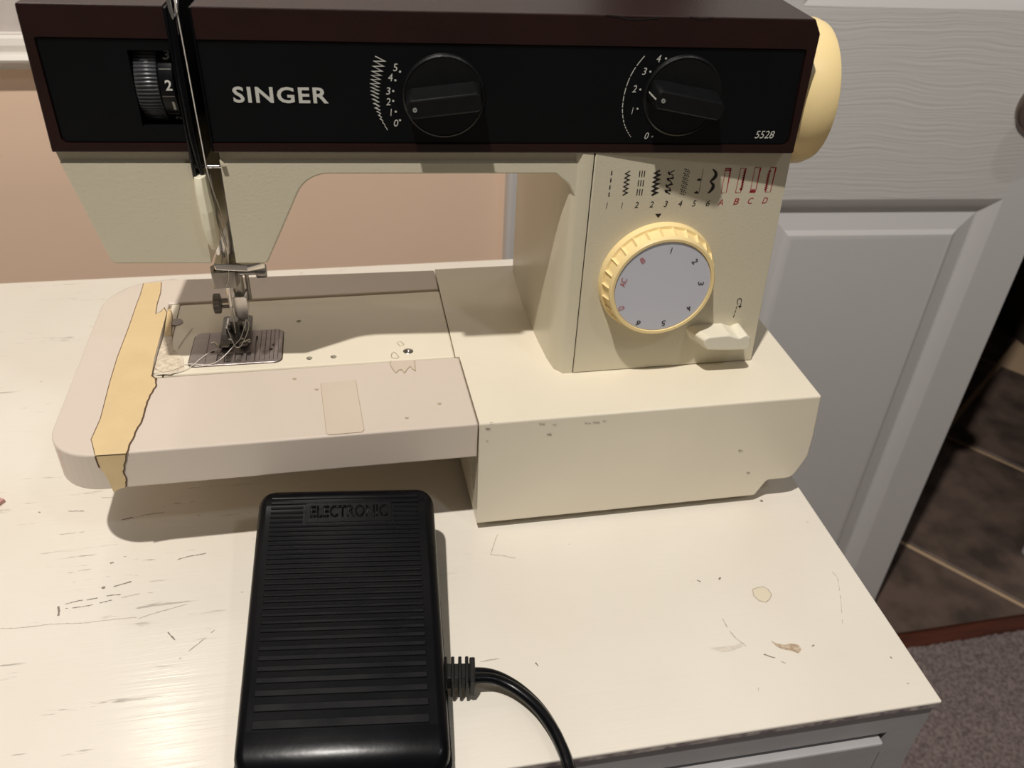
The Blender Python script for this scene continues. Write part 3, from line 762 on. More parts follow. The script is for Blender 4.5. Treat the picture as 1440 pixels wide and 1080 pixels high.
for th_ in (0.46, -0.16, -0.68):
    flat('ring_line', [[(0.0487, -0.00018), (0.0534, -0.00018), (0.0534, 0.00018), (0.0487, 0.00018)]], ring_frame(th_), dsteel, ten, off=-0.0002)

# ---- thread slot insert, take-up lever, threader lever
bm = bmesh.new(); box(bm, SL0 - 0.0005, SL0 + 0.0010, -0.0030, 0.053, 0.1800, 0.2495, FAd); bevel(bm, 0.0004, 1); 
ins = obj('thread_slot_liner', bm, black, SM)
bm = bmesh.new(); box(bm, SL1 - 0.0020, SL1 - 0.0012, -0.0024, 0.053, 0.1925, 0.2495, FAd); obj('liner_wall', bm, black, ins, smooth=0)
bm = bmesh.new(); box(bm, SL0, SL1 - 0.0012, 0.046, 0.0545, 0.1925, 0.2495, FAd); obj('liner_wall', bm, dark, ins, smooth=0)
bm = bmesh.new(); tube(bm, [FA(0.0578, 0.2520, -0.0012), FA(0.0578, 0.2440, -0.0030), FA(0.0576, 0.2200, -0.0035), FA(0.0576, 0.2000, -0.003), FA(0.0580, 0.186, -0.0015), FA(0.0584, 0.180, 0.0)], [0.0013, 0.0015, 0.0016, 0.0015, 0.0013, 0.0008], 10)
obj('thread_guide_rail', bm, black, ins, smooth=60)
bm = bmesh.new(); box(bm, SL0 + 0.0012, SL0 + 0.0030, 0.003, 0.010, 0.238, 0.262, FAd); bevel(bm, 0.0006, 2)
tube(bm, [FA(0.0578, 0.256, -0.003), FA(0.0582, 0.249, -0.0045), FA(0.0590, 0.2462, -0.005), FA(0.0600, 0.2475, -0.004), FA(0.0602, 0.252, -0.001)], 0.0008, 8)
obj('take_up_lever', bm, steel, SM, smooth=50)
# pin across the slot
bm = bmesh.new(); tube(bm, [FA(SL0, 0.1842, 0.002), FA(SL1 + 0.0002, 0.1842, 0.002)], 0.0008, 10); obj('thread_guide_pin', bm, steel, SM, smooth=50)
bm = bmesh.new(); prism([(0.0668, 0.1855), (0.0690, 0.1855), (0.0668, 0.1885)], FA, -0.002, 0.001, bm); bevel(bm, 0.0003); obj('thread_guide_lip', bm, cream_front, SM)
# cream finger lever
lv = [(0.0550, 0.1815, .0024), (0.0546, 0.1740, .0028), (0.0548, 0.166, .0030), (0.0552, 0.158, .0027), (0.0560, 0.151, .0022), (0.0572, 0.1475, .0014)]
bm = bmesh.new(); rings = []
for i, (s, z, hw) in enumerate(lv):
    dd = -0.0045 - 0.002 * sin(pi * i / 5)
    rings.append([bm.verts.new(FA(s + hw + a * hw, z, b)) for a, b in ((-1, 0.002), (-1, dd * .55), (-0.55, dd), (0.45, dd), (1, dd * .55), (1, 0.002))])
for i in range(len(rings) - 1):
    for k in range(6): bm.faces.new((rings[i][k], rings[i][(k + 1) % 6], rings[i + 1][(k + 1) % 6], rings[i + 1][k]))
bm.faces.new(rings[0]); bm.faces.new(rings[-1]); bevel(bm, 0.0003, 2, 50)
obj('threading_lever', bm, mat('pale_cream_plastic', (238, 232, 205), 0.3), SM, smooth=60)
bm = bmesh.new(); tube(bm, [FA(0.0612, 0.181, 0.001), FA(0.0604, 0.160, 0.004), FA(0.0610, 0.142, 0.010)], 0.0006, 8); obj('lever_spring', bm, dsteel, SM, smooth=60)

# ---- needle bar, clamp, presser bar and foot (world x,y around the needle hole)
NX, NY = -0.1190, 0.0899
def cyl(bm, x, y, z0, z1, r, n=16): return lathe(bm, [(r, z0), (r, z1)], lambda a, b, h: (x + a, y + b, h), n)
bm = bmesh.new(); cyl(bm, NX, NY, 0.112, 0.20, 0.0027); obj('needle_bar', bm, steel, SM, smooth=50)
bm = bmesh.new(); prism(round_poly([(-0.0062, -0.006), (0.0050, -0.006), (0.0066, 0.001), (0.004, 0.006), (-0.004, 0.006), (-0.0074, 0.001)], 0.0008, 2), lambda a, b, c: (NX + a, NY + b, c), 0.1068, 0.1165, bm, taper=None)
b5 = bmesh.new(); box(b5, NX - 0.0050, NX + 0.0042, NY - 0.0048, NY + 0.003, 0.1110, 0.13)
bevel(bm, 0.0004, 2); clamp = obj('needle_clamp', bm, dsteel, SM, smooth=40); cut(clamp, [b5])
bm = bmesh.new(); tube(bm, [(NX + 0.005, NY + 0.001, 0.1125), (NX + 0.0158, NY + 0.001, 0.1125)], 0.0019, 14); obj('clamp_screw', bm, dsteel, clamp, smooth=50)
bm = bmesh.new(); lathe(bm, [(0.0030, 0.0), (0.0036, 0.0005), (0.0036, 0.0048), (0.003, 0.0053)], lambda a, b, h: (NX + 0.0150 + h, NY + 0.001 + a, 0.1125 + b), 40, mod=lambda t, i: 1 - (0.09 if int(round(t / (2 * pi) * 40)) % 2 else 0)); obj('clamp_screw_head', bm, dsteel, clamp, smooth=20)
# thread guide wing above the clamp
bm = bmesh.new(); prism([(-0.0035, -0.0075), (0.012, -0.0060), (0.0205, -0.0005), (0.0125, 0.003), (0.004, 0.0045), (-0.0035, 0.003)], lambda a, b, c: (NX + a, NY - 0.002 + b, c - 0.004 * max(a, 0) / 0.02), 0.1195, 0.1235, bm); bevel(bm, 0.0006, 2)
obj('needle_thread_guide', bm, steel, SM, smooth=40)
bm = bmesh.new(); cyl(bm, NX, NY - 0.001, 0.094, 0.108, 0.00105, 12)
lathe(bm, [(0.00105, 0.094), (0.0007, 0.092), (0.0006, 0.076), (0.0001, 0.0725)], lambda a, b, h: (NX + a, NY - 0.001 + b, h), 12)
obj('needle', bm, steel, SM, smooth=50)
PX, PY = -0.1155, 0.1015
bm = bmesh.new(); cyl(bm, PX, PY, 0.092, 0.20, 0.0030); obj('presser_bar', bm, dsteel, SM, smooth=50)
bm = bmesh.new(); cyl(bm, PX + 0.0045, PY + 0.004, 0.088, 0.20, 0.0011, 10); obj('light_rod', bm, dsteel, SM, smooth=50)
# ankle of the presser foot
bm = prism(round_poly([(-0.0036, 0.0955), (-0.0030, 0.0838), (0.0, 0.0800), (0.0030, 0.0800), (0.0040, 0.086), (0.0040, 0.0955)], 0.0012, 3), lambda a, b, c: (PX + a, PY + c, b), -0.0065, 0.003); bevel(bm, 0.0009, 3)
ank = obj('presser_foot_ankle', bm, steel, SM, smooth=50)
bm = bmesh.new()
for dz in (0.0018, -0.0022): tube(bm, [(PX - 0.003, PY - 0.003, 0.0905 + dz), (PX - 0.0105, PY - 0.003, 0.0905 + dz)], 0.0010, 10)
obj('ankle_screw', bm, dsteel, ank, smooth=50)
bm = bmesh.new(); lathe(bm, [(0.004, 0), (0.0054, 0.0004), (0.0054, 0.0034), (0.0045, 0.0038)], lambda a, b, h: (PX - 0.0098 - h, PY - 0.003 + a, 0.0903 + b), 36, mod=lambda t, i: 1 - (0.07 if int(round(t / (2 * pi) * 36)) % 2 else 0)); obj('ankle_screw_head', bm, mat('dull_grey_metal', (130, 128, 126), 0.5, metal=.6), ank, smooth=20)
bm = bmesh.new(); cyl(bm, NX, 0.0955, 0.0752, 0.082, 0.0034); obj('foot_post', bm, dsteel, ank, smooth=50)
# foot: sole, window, two toes
foot_poly = round_poly([(-0.0078, 0.0175), (-0.0078, -0.0055), (-0.0078, -0.0120), (-0.0022, -0.0125), (-0.0018, -0.0060), (0.0018, -0.0060), (0.0022, -0.0125), (0.0068, -0.0120), (0.0078, -0.0040), (0.0078, 0.0175)], [0.0015, 0, 0.001, 0.0008, 0.0005, 0.0005, 0.0008, 0.001, 0, 0.0015], 2)
def foot_f(a, b, c):
    lift = max(0, (-b - 0.0075)) * 0.55 + max(0, b - 0.008) * 0.28
    return (NX + a, NY + b, c + lift)
bm = prism(foot_poly, foot_f, H + 0.0006, H + 0.0024); bevel(bm, 0.0004, 1, 50)
foot = obj('presser_foot', bm, mat('smoked_steel', (128, 124, 119), 0.34, metal=1.0, var=0.3, vscale=200), SM, smooth=40)
bm = bmesh.new(); box(bm, NX - 0.0052, NX - 0.0040, NY + 0.001, NY + 0.012, H + 0.002, H + 0.0068); box(bm, NX + 0.0040, NX + 0.0052, NY + 0.001, NY + 0.012, H + 0.002, H + 0.0068); tube(bm, [(NX - 0.005, NY + 0.006, H + 0.0052), (NX + 0.005, NY + 0.006, H + 0.0052)], 0.0011, 10); bevel(bm, 0.0002, 1)
obj('foot_hinge', bm, steel, foot, smooth=40)
bm = bmesh.new()
for sx in (-1, 1): lathe(bm, [(0.0010, 0), (0.0008, 0.0006), (0, 0.0009)], lambda a, b, h, sx=sx: (NX + sx * 0.0032 + a, NY - 0.0035 + b, H + 0.0024 + h), 10)
obj('foot_rivets', bm, steel, foot, smooth=60)
bm = bmesh.new(); tube(bm, [(NX - 0.0076, NY - 0.010, H + 0.0022), (NX - 0.0105, NY - 0.0085, H + 0.0040), (NX - 0.0118, NY - 0.0080, H + 0.0035)], [0.0012, 0.0010, 0.0009], 8); tube(bm, [(NX + 0.0030, NY - 0.0095, H + 0.003), (NX + 0.0080, NY - 0.008, H + 0.0042)], [0.001, 0.0013], 8); obj('foot_toe_tips', bm, steel, foot, smooth=60)

# ---- thread
def spline(pts, n=8):
    P = [Vector(p) for p in pts]; out = []
    for i in range(len(P) - 1):
        p0 = P[max(i - 1, 0)]; p1 = P[i]; p2 = P[i + 1]; p3 = P[min(i + 2, len(P) - 1)]
        for k in range(n):
            t = k / n
            out.append(0.5 * ((2 * p1) + (-p0 + p2) * t + (2 * p0 - 5 * p1 + 4 * p2 - p3) * t * t + (-p0 + 3 * p1 - 3 * p2 + p3) * t ** 3))
    out.append(P[-1]); return out
def bz(px, py, z): a = pb(px, py, z); return (a[0], a[1], z)
tr_ = bmesh.new()
tube(tr_, spline([FA(0.0600, 0.262, -0.004), FA(0.0606, 0.24, -0.0042), FA(0.0612, 0.20, -0.0042), FA(0.0616, 0.18, -0.003), FA(0.0618, 0.150, 0.012), (NX + 0.0035, NY - 0.0085, 0.124), (NX + 0.0022, NY - 0.0072, 0.1140), (NX - 0.0004, NY - 0.0064, 0.1065), (NX - 0.0006, NY - 0.0022, 0.0985), (NX + 0.0002, NY - 0.002, 0.085), (NX + 0.0, NY - 0.0015, 0.0775)], 6), 0.00022, 6)
# needle eye -> loops over the foot and out to the left
tube(tr_, spline([bz(318, 453, 0.082), bz(322, 468, 0.0785), bz(330, 486, 0.0775), bz(338, 487, 0.0775), bz(347, 470, 0.0800), bz(350, 456, 0.082), bz(346, 449, 0.0835)], 8), 0.00022, 6)
tube(tr_, spline([bz(346, 449, 0.0835), bz(339, 474, 0.0790), bz(328, 487, 0.0775), bz(316, 500, 0.0745), bz(303, 510, 0.0730), bz(290, 513, 0.0727), bz(272, 512, 0.0728), bz(259, 512, 0.0725)], 8), 0.00022, 6)
tube(tr_, spline([bz(308, 490, 0.0755), bz(297, 494, 0.0735), bz(284, 503, 0.0728), bz(266, 517, 0.0726), bz(248, 524, 0.0724), bz(216, 527, 0.0726)], 8), 0.00022, 6)
obj('sewing_thread', tr_, threadm, None, smooth=60, label='fine white thread hanging through the needle and trailing over the metal plate', cat='thread')

# ---- hand wheel
wc = FA(-0.0045, 0.2095, 0.0330)
def FW(a, b, h): return wc + AU * h + AN * a + Vector((0, 0, b))
bm = bmesh.new(); lathe(bm, [(0.0, 0.316), (0.0300, 0.316), (0.0318, 0.3195), (0.0330, 0.326), (0.0334, 0.334), (0.0332, 0.3405), (0.0318, 0.3440), (0.029, 0.3455), (0.016, 0.3455), (0.015, 0.348), (0.0, 0.3482)], FW, 72)
obj('hand_wheel', bm, yellow, SM, smooth=40)
bm = bmesh.new(); lathe(bm, [(0.012, 0.29), (0.012, 0.318)], FW, 24); obj('wheel_shaft', bm, steel, SM)

# ---- rotary knobs on the black panel
def knob(px, py, R, ang, mark):
    s0, z0 = pa(px, py)
    def F(a, b, h): return FA(s0 + a, z0 + b, -0.0016 - h)
    bm = bmesh.new(); lathe(bm, [(R + 0.0004, 0.0), (R, 0.0009), (R - 0.0006, 0.0013), (R - 0.0010, 0.0010), (0, 0.0010)], F, 64)
    k = obj('width_knob' if mark else 'length_knob', bm, knobblack, SM, smooth=30)
    c, s = cos(ang), sin(ang)
    def G(a, b, h): return F(a * c - b * s, a * s + b * c, h)
    R2 = R - 0.0012
    lo = round_poly([(-R2, -0.0052), (R2, -0.0052), (R2, 0.0052), (-R2, 0.0052)], 0.0030, 4)
    hi = round_poly([(-R2 + 0.0005, -0.0038), (R2 - 0.0010, -0.0038), (R2 - 0.0010, 0.0038), (-R2 + 0.0005, 0.0038)], 0.0024, 4)
    bm = prism(lo, G, 0.0005, 0.0135, taper=hi); bevel(bm, 0.0006, 2, 50)
    g = obj('knob_grip', bm, knobblack, k, smooth=35)
    # white pointer down the end of the grip, dot on its face
    bm = bmesh.new(); a0 = -R2 - 0.0001; 
    vs = [G(a0 - 0.0002, -0.00035, 0.0035), G(a0 - 0.0002, 0.00035, 0.0035), G(a0 + 0.0004, 0.00035, 0.0135), G(a0 + 0.0004, -0.00035, 0.0135)]
    bm.faces.new([bm.verts.new(v) for v in vs]); obj('pointer_line', bm, whiteprint, g, smooth=0)
    bm = bmesh.new(); lathe(bm, [(0.0009, 0.0134), (0.0009, 0.0139), (0.0004, 0.0139), (0.0004, 0.0136), (0, 0.0136)], lambda a, b, h: G(a - R2 + 0.0035, b, h), 16); obj('pointer_dot', bm, mat('grey_dot', (150, 150, 146), 0.4), g, smooth=20)
    return k
knob(624, 134, 0.0172, radians(7), True)
knob(958, 134, 0.0172, radians(-10), False)

PO = -0.0018
def FP(s, z, off=0.0): return FA(s, z, PO + off)
text('maker_name', 'SINGER', FP, pa(330, 142.5), pa(461, 121), whiteprint, pan, bold=0.022, space=1.12, off=-0.0001)
text('model_number', '5528', FP, pa(1059, 192.5), pa(1088, 182), whiteprint, pan, shear=0.2, off=-0.0001)
for t, x, y in (('5', 556, 93), ('4', 549, 107), ('3', 546, 126), ('2', 546, 141), ('1', 550, 156), ('0', 557, 171)):
    ctext('scale_number', t, FP, pa(x, y), 0.0030, whiteprint, pan, wr=0.62 if t != '1' else 0.2, shear=0.15, off=-0.0001)
for t, x, y in (('4', 925, 80.5), ('3', 905, 98.5), ('2', 891, 123), ('1', 888, 154), ('0', 908, 189)):
    ctext('scale_number', t, FP, pa(x, y), 0.0030, whiteprint, pan, wr=0.62 if t != '1' else 0.2, shear=0.25, off=-0.0001)
dots = [(562.5, 99), (556, 111), (553, 126), (553, 140), (556.5, 155), (562.5, 167), (935, 80.5), (913, 99), (899, 124), (895, 151), (916, 190)]
for d in dots: flat('scale_dot', [disc_poly(pa(*d), 0.00045)], FP, whiteprint, pan, off=-0.0001)
cl = [(535, 79), (530, 100), (527.5, 117), (527.5, 132), (531, 150), (536, 165), (545, 181)]
wd = [15, 13, 11.5, 10, 6.5, 2.6, 0.5]
zz_ = []; N = 36
for i in range(N + 1):
    t = i / N; t2 = t ** 1.0 * 6; k = min(int(t2), 5); f = t2 - k
    x = cl[k][0] * (1 - f) + cl[k + 1][0] * f; y = cl[k][1] * (1 - f) + cl[k + 1][1] * f; w = wd[k] * (1 - f) + wd[k + 1] * f
    zz_.append(pa(x + (w / 2 if i % 2 else -w / 2), y + (w * 0.12 if i % 2 else -w * 0.12)))
flat('width_symbol', ribbon_polys(zz_, [0.0004 if i < 26 else 0.00026 for i in range(len(zz_))]), FP, whiteprint, pan, off=-0.0001)
arc = spline([Vector((a, b, 0)) for a, b in [(905, 77), (893, 92), (884, 108), (878, 125), (875, 140), (874, 155), (876, 170), (880, 181), (886, 191)]], 12)
polys = []; i = 0.0; Ltot = len(arc) - 1; dash = 11.0
while i < Ltot - 0.5:
    j = min(i + dash, Ltot); seg = []
    for q in range(4):
        u_ = i + (j - i) * q / 3; k = min(int(u_), Ltot - 1); f = u_ - k; P = arc[k] * (1 - f) + arc[k + 1] * f; seg.append(pa(P.x, P.y))
    polys += ribbon_polys(seg, 0.00032); i = j + 1.5; dash = max(0.9, dash * 0.87)
flat('length_symbol', polys, FP, whiteprint, pan, off=-0.0001)

# ---- stitch chart on the face panel
def FCp(x, z, off=0.0): return FC(x, z, -0.0002 + off)
def cx(X, Y): return pc(820 + X / 4.966, 220 + Y / 4.966)
bl = []
def along(p0, p1, t): return (p0[0] * (1 - t) + p1[0] * t, p0[1] * (1 - t) + p1[1] * t)
def seg(p0, p1, w): bl.extend(ribbon_polys([cx(*p0), cx(*p1)], w))
for k in range(4): seg(along((200, 100), (178, 280), k / 3.6), along((200, 100), (178, 280), k / 3.6 + 0.16), 0.00055)
flat('stitch_symbol', bl, FCp, darkprint, face, off=-0.0001); bl = []
def zigzag(p0, p1, amp, n, w, start=1):
    pts = []
    for i in range(n + 1):
        q = along(p0, p1, i / n); sgn = start if i % 2 == 0 else -start; pts.append(cx(q[0] + sgn * amp, q[1] - sgn * amp * 0.12))
    bl.extend(ribbon_polys(pts, w))
zigzag((311, 102), (290, 268), 16, 11, 0.00045); flat('stitch_symbol', bl, FCp, darkprint, face, off=-0.0001); bl = []
for k in range(3):
    for dx in (-17, 0, 17): seg(along((413 + dx, 98), (390 + dx, 272), k * 0.37), along((413 + dx, 98), (390 + dx, 272), k * 0.37 + 0.25), 0.00045)
flat('stitch_symbol', bl, FCp, darkprint, face, off=-0.0001); bl = []
zigzag((519, 98), (494, 268), 17, 11, 0.0008); flat('stitch_symbol', bl, FCp, darkprint, face, off=-0.0001); bl = []
bl.extend(ribbon_polys([cx(*p) for p in [(638, 95), (598, 118), (625, 128), (628, 150), (590, 155), (615, 180), (622, 190), (583, 205), (608, 225), (612, 235), (574, 238), (605, 262)]], 0.00045))
for p in [(600, 115), (592, 158), (584, 205), (578, 240)]: seg((p[0] - 6, p[1] - 10), (p[0] + 3, p[1] + 12), 0.0007)
flat('stitch_symbol', bl, FCp, darkprint, face, off=-0.0001); bl = []
for i in range(13):
    q = along((728, 92), (695, 262), i / 12)
    for dx in (-16, -4, 10): bl.append(disc_poly(cx(q[0] + dx + (5 if i % 2 else -3), q[1] + dx * 0.3), 0.00033, 6))
flat('stitch_symbol', bl, FCp, darkprint, face, off=-0.0001); bl = []
for i in range(26): q = along((838, 86), (806, 258), i / 26); seg(q, (q[0] - 0.5, q[1] + 4), 0.00028)
for y_, x_ in ((162, 822), (252, 803)): bl.extend(ribbon_polys([cx(x_, y_ + 4), cx(x_ - 14, y_ - 10), cx(x_ - 10, y_), cx(x_ - 28, y_)], 0.0005))
flat('stitch_symbol', bl, FCp, darkprint, face, off=-0.0001); bl = []
c1 = spline([Vector((a, b, 0)) for a, b in [(904, 87), (925, 112), (922, 140), (900, 162), (884, 172)]], 5); w1 = [0.0003 + 0.0014 * sin(pi * i / (len(c1) - 1)) for i in range(len(c1))]
c2 = spline([Vector((a, b, 0)) for a, b in [(884, 172), (905, 195), (904, 218), (888, 240), (868, 257)]], 5)
bl.extend(ribbon_polys([cx(v.x, v.y) for v in c1], w1)); bl.extend(ribbon_polys([cx(v.x, v.y) for v in c2], w1)); flat('stitch_symbol', bl, FCp, darkprint, face, off=-0.0001); bl = []
def outline(TL, TR_, BR, BL_): bl.extend(ribbon_polys([cx(*p) for p in (TL, TR_, BR, BL_)], 0.00028, False)); bl.extend(ribbon_polys([cx(*BL_), cx(*TL)], 0.00028))
outline((995, 82), (1030, 82), (998, 252), (962, 252)); seg((992, 84), (1031, 84), 0.0006); seg((990, 96), (1029, 96), 0.0006); flat('buttonhole_symbol', bl, FCp, redprint, face, off=-0.0001); bl = []
outline((1100, 80), (1136, 82), (1098, 250), (1062, 250)); zigzag((1128, 95), (1104, 225), 6, 18, 0.0004); bl.append([cx(1090, 220), cx(1113, 222), cx(1099, 242)]); flat('buttonhole_symbol', bl, FCp, redprint, face, off=-0.0001); bl = []
outline((1200, 76), (1238, 78), (1202, 244), (1165, 244)); seg((1170, 233), (1200, 233), 0.0007); seg((1160, 246), (1200, 246), 0.0007); flat('buttonhole_symbol', bl, FCp, redprint, face, off=-0.0001); bl = []
outline((1309, 76), (1345, 76), (1305, 247), (1268, 245)); zigzag((1297, 110), (1272, 235), 7, 18, 0.0004); bl.append([cx(1290, 108), cx(1314, 108), cx(1303, 90)]); flat('buttonhole_symbol', bl, FCp, redprint, face, off=-0.0001); bl = []
for t, X, Y in (('1', 165, 341), ('1', 270, 341), ('2', 372, 336), ('2', 477, 333), ('3', 576, 330), ('4', 677, 327), ('5', 774, 326), ('6', 870, 325)):
    ctext('stitch_number', t, FCp, cx(X, Y), 0.0030, darkprint, face, wr=0.62 if t != '1' else 0.2, shear=0.2, off=-0.0001)
for t, X, Y in (('A', 960, 318), ('B', 1068, 312), ('C', 1168, 308), ('D', 1269, 305)):
    ctext('stitch_letter', t, FCp, cx(X, Y), 0.0031, redprint, face, wr=0.85, shear=0.2, off=-0.0001)
flat('pointer_mark', [[pc(921, 300.5), pc(930, 300), pc(925.5, 306)]], FCp, darkprint, face, off=-0.0001)
rv = [(1037, 428), (1036.5, 424), (1037.5, 420.5), (1040, 419), (1042.5, 421), (1042, 424.5)]
bl = ribbon_polys([pc(*p) for p in rv], 0.0004)
for a, b in (((1041.8, 425.5), (1041.2, 429)), ((1036, 430), (1034.8, 434)), ((1034.3, 436), (1033.2, 439.5)), ((1032.6, 441), (1031, 446))): bl += ribbon_polys([pc(*a), pc(*b)], 0.0004)
bl.append([pc(1037.5, 429.5), pc(1042.8, 429.5), pc(1040, 433)]); flat('reverse_symbol', bl, FCp, darkprint, face, off=-0.0001)

# ---- stitch selector dial
DX, DZ = 0.0933, 0.1272
def FS(a, b, h): return Vector((DX + a, YC - h, DZ + b))
NF = 26
def flute(t, i):
    if i in (3, 4):
        ph = (t / (2 * pi) * NF) % 1.0; return 1 - (0.046 if i == 3 else 0.034) * (1 - abs(2 * ph - 1) ** 7)
    return 1.0
bm = bmesh.new(); lathe(bm, [(0.0298, 0.0), (0.0298, 0.0012), (0.0290, 0.0034), (0.0289, 0.0036), (0.0271, 0.0088), (0.0269, 0.0091), (0.0266, 0.0108), (0.0260, 0.0114), (0.0247, 0.0113), (0.0245, 0.0104), (0.0, 0.0104)], FS, NF * 16, mod=flute)
dial = obj('stitch_selector_dial', bm, yellow, SM, smooth=28)
bm = bmesh.new(); lathe(bm, [(0.0244, 0.0100), (0.0243, 0.0107), (0.0, 0.0107)], FS, 64); dface = obj('dial_face', bm, greyface, dial, smooth=20)
def FDl(a, b, off=0.0): return Vector((DX + a, YC - 0.0107 + off, DZ + b))
def dlp(px, py): a, b = pc(px, py, -0.0107); return (a - DX, b - DZ)
for t, x, y, m_ in (('1', 944, 352, darkprint), ('2', 977, 367, darkprint), ('3', 985.5, 398, darkprint), ('4', 969, 433, darkprint), ('5', 933, 454, darkprint), ('6', 897, 454, darkprint), ('D', 873.5, 433, fadedred), ('AC', 876.5, 397, fadedred), ('B', 903.5, 366, fadedred)):
    p = dlp(x, y); ang = math.atan2(p[1], p[0]) - pi / 2
    ctext('dial_number', t, FDl, p, 0.0030, m_, dface, wr={'1': 0.2, 'AC': 1.5}.get(t, 0.7), rot=ang, off=-0.0002, shear=0.1)

# ---- reverse lever
def lever_poly(sc=0.0):
    return [(0.1185, 0.0905), (0.1195, 0.0955), (0.1235, 0.0975), (0.1300, 0.0975), (0.1345, 0.0972), (0.1372, 0.0955), (0.1400, 0.0957), (0.1435, 0.0975), (0.1465, 0.0970), (0.1482, 0.0945), (0.1482, 0.0905), (0.1465, 0.0870), (0.1430, 0.0862), (0.1250, 0.0862), (0.1200, 0.0872)]
fpx = [(991, 486), (990, 479), (997, 474.5), (1012, 473), (1027, 472), (1034, 474.5), (1040, 476), (1046, 473), (1051, 471.5), (1055.5, 475), (1056, 482), (1054, 489), (1048, 492.5), (1020, 493), (995, 492.5)]
lp = [pc(x, y, -0.0125) for x, y in fpx]
wl = [(a - 0.0058 * min(1, max(0, 1.6 - (a - lp[1][0]) / 0.006)), b) for a, b in lp]
bm = prism(wl, lambda a, b, c: (a, YC - c, b), -0.001, 0.0125, taper=lp); bevel(bm, 0.0008, 3, 35)
lev = obj('reverse_lever', bm, mat('pale_lever_plastic', (232, 226, 206), 0.32, bump=.05), SM, smooth=50)

# ================================================================== FOOT PEDAL
NR = Vector((-0.0311, -0.1380)); FRr = Vector((-0.0238, -0.0070)); FLl = Vector((-0.1068, 0.0020)); NL = NR + (FLl - FRr)
U = (NR - NL); LU = U.length; V = (FRr - NR); LV = V.length; U = U / LU; V = V / LV
PB = NL.copy()
def FPd(a, b, h=0.0):
    p = PB + U * a + V * b; return Vector((p.x, p.y, h))
def topz(b): return 0.0155 + (0.0415 - 0.0155) * (b / LV)
ped = empty('foot_pedal', ((PB + U * LU / 2 + V * LV / 2).x, (PB + U * LU / 2 + V * LV / 2).y, 0), 'glossy black ribbed plastic foot pedal lying in front of the machine', 'foot pedal')
# lower shell
rp = round_poly([(-0.001, -0.001), (LU + 0.001, -0.001), (LU + 0.001, LV + 0.0005), (-0.001, LV + 0.0005)], 0.008, 6)
def shell(bm, poly, ztop, zbot, nlev=1):
    lo = [bm.verts.new(FPd(a, b, zbot(b))) for a, b in poly]; hi = [bm.verts.new(FPd(a, b, ztop(b))) for a, b in poly]
    n = len(poly); bm.faces.new(lo); bm.faces.new(list(reversed(hi)))
    for i in range(n): bm.faces.new((lo[i], lo[(i + 1) % n], hi[(i + 1) % n], hi[i]))
bm = bmesh.new(); shell(bm, rp, lambda b: topz(b) * 0.42, lambda b: 0.0012); bevel(bm, 0.0008, 2, 50)
lsh = obj('base_shell', bm, black, ped)
for a, b in ((0.01, 0.012), (LU - 0.01, 0.012), (0.01, LV - 0.012), (LU - 0.01, LV - 0.012)):
    bm = bmesh.new(); lathe(bm, [(0.005, 0), (0.005, 0.0014)], lambda x, y, h, a=a, b=b: FPd(a + x, b + y, h), 16); obj('rubber_foot', bm, dark, ped)
# treadle cover, with edges rounded more towards the user
rp = round_poly([(0.0, 0.0), (LU, 0.0), (LU, LV), (0.0, LV)], 0.0085, 6)
def tread(b):  # rounded nose at the near end
    z = topz(b)
    return z
bm = bmesh.new(); rings = []
RC = 0.0085
def inset(b):
    d = min(b, LV - b)
    return RC - sqrt(max(0, RC * RC - (RC - d) ** 2)) if d < RC else 0.0
def zt(b):
    z = topz(b)
    if b < 0.011: z -= 0.0065 * (1 - sqrt(max(0, 1 - (1 - b / 0.011) ** 2)))
    if LV - b < 0.004: z -= 0.004 * (1 - sqrt(max(0, 1 - (1 - (LV - b) / 0.004) ** 2)))
    return z
st = [0.0, 0.0004, 0.001, 0.0018, 0.003, 0.0045, 0.006, 0.008, 0.011, 0.016] + [0.016 + (LV - 0.026) * q / 6 for q in range(1, 7)] + [LV - v for v in (0.0075, 0.005, 0.004, 0.003, 0.002, 0.0012, 0.0006, 0.0002, 0.0)]
for b in st:
    i_ = inset(b); z1 = zt(b); z0 = topz(b) * 0.42 + 0.0006; r_ = min(0.0042, (z1 - z0) * 0.6)
    pts = [(i_, z0)] + [(i_ + r_ * (1 - cos(t)), z1 - r_ * (1 - sin(t))) for t in (0, pi / 8, pi / 4, 3 * pi / 8, pi / 2)]
    pts += [(LU - a, z) for a, z in reversed(pts)]
    rings.append([bm.verts.new(FPd(a, b, z)) for a, z in pts])
for i in range(len(rings) - 1):
    n = len(rings[i])
    for k in range(n): bm.faces.new((rings[i][k], rings[i][(k + 1) % n], rings[i + 1][(k + 1) % n], rings[i + 1][k]))
bm.faces.new(rings[0]); bm.faces.new(list(reversed(rings[-1])))
tc_ = obj('treadle', bm, black, ped, smooth=50)
for p in tc_.data.polygons: p.use_smooth = p.area < 4e-4
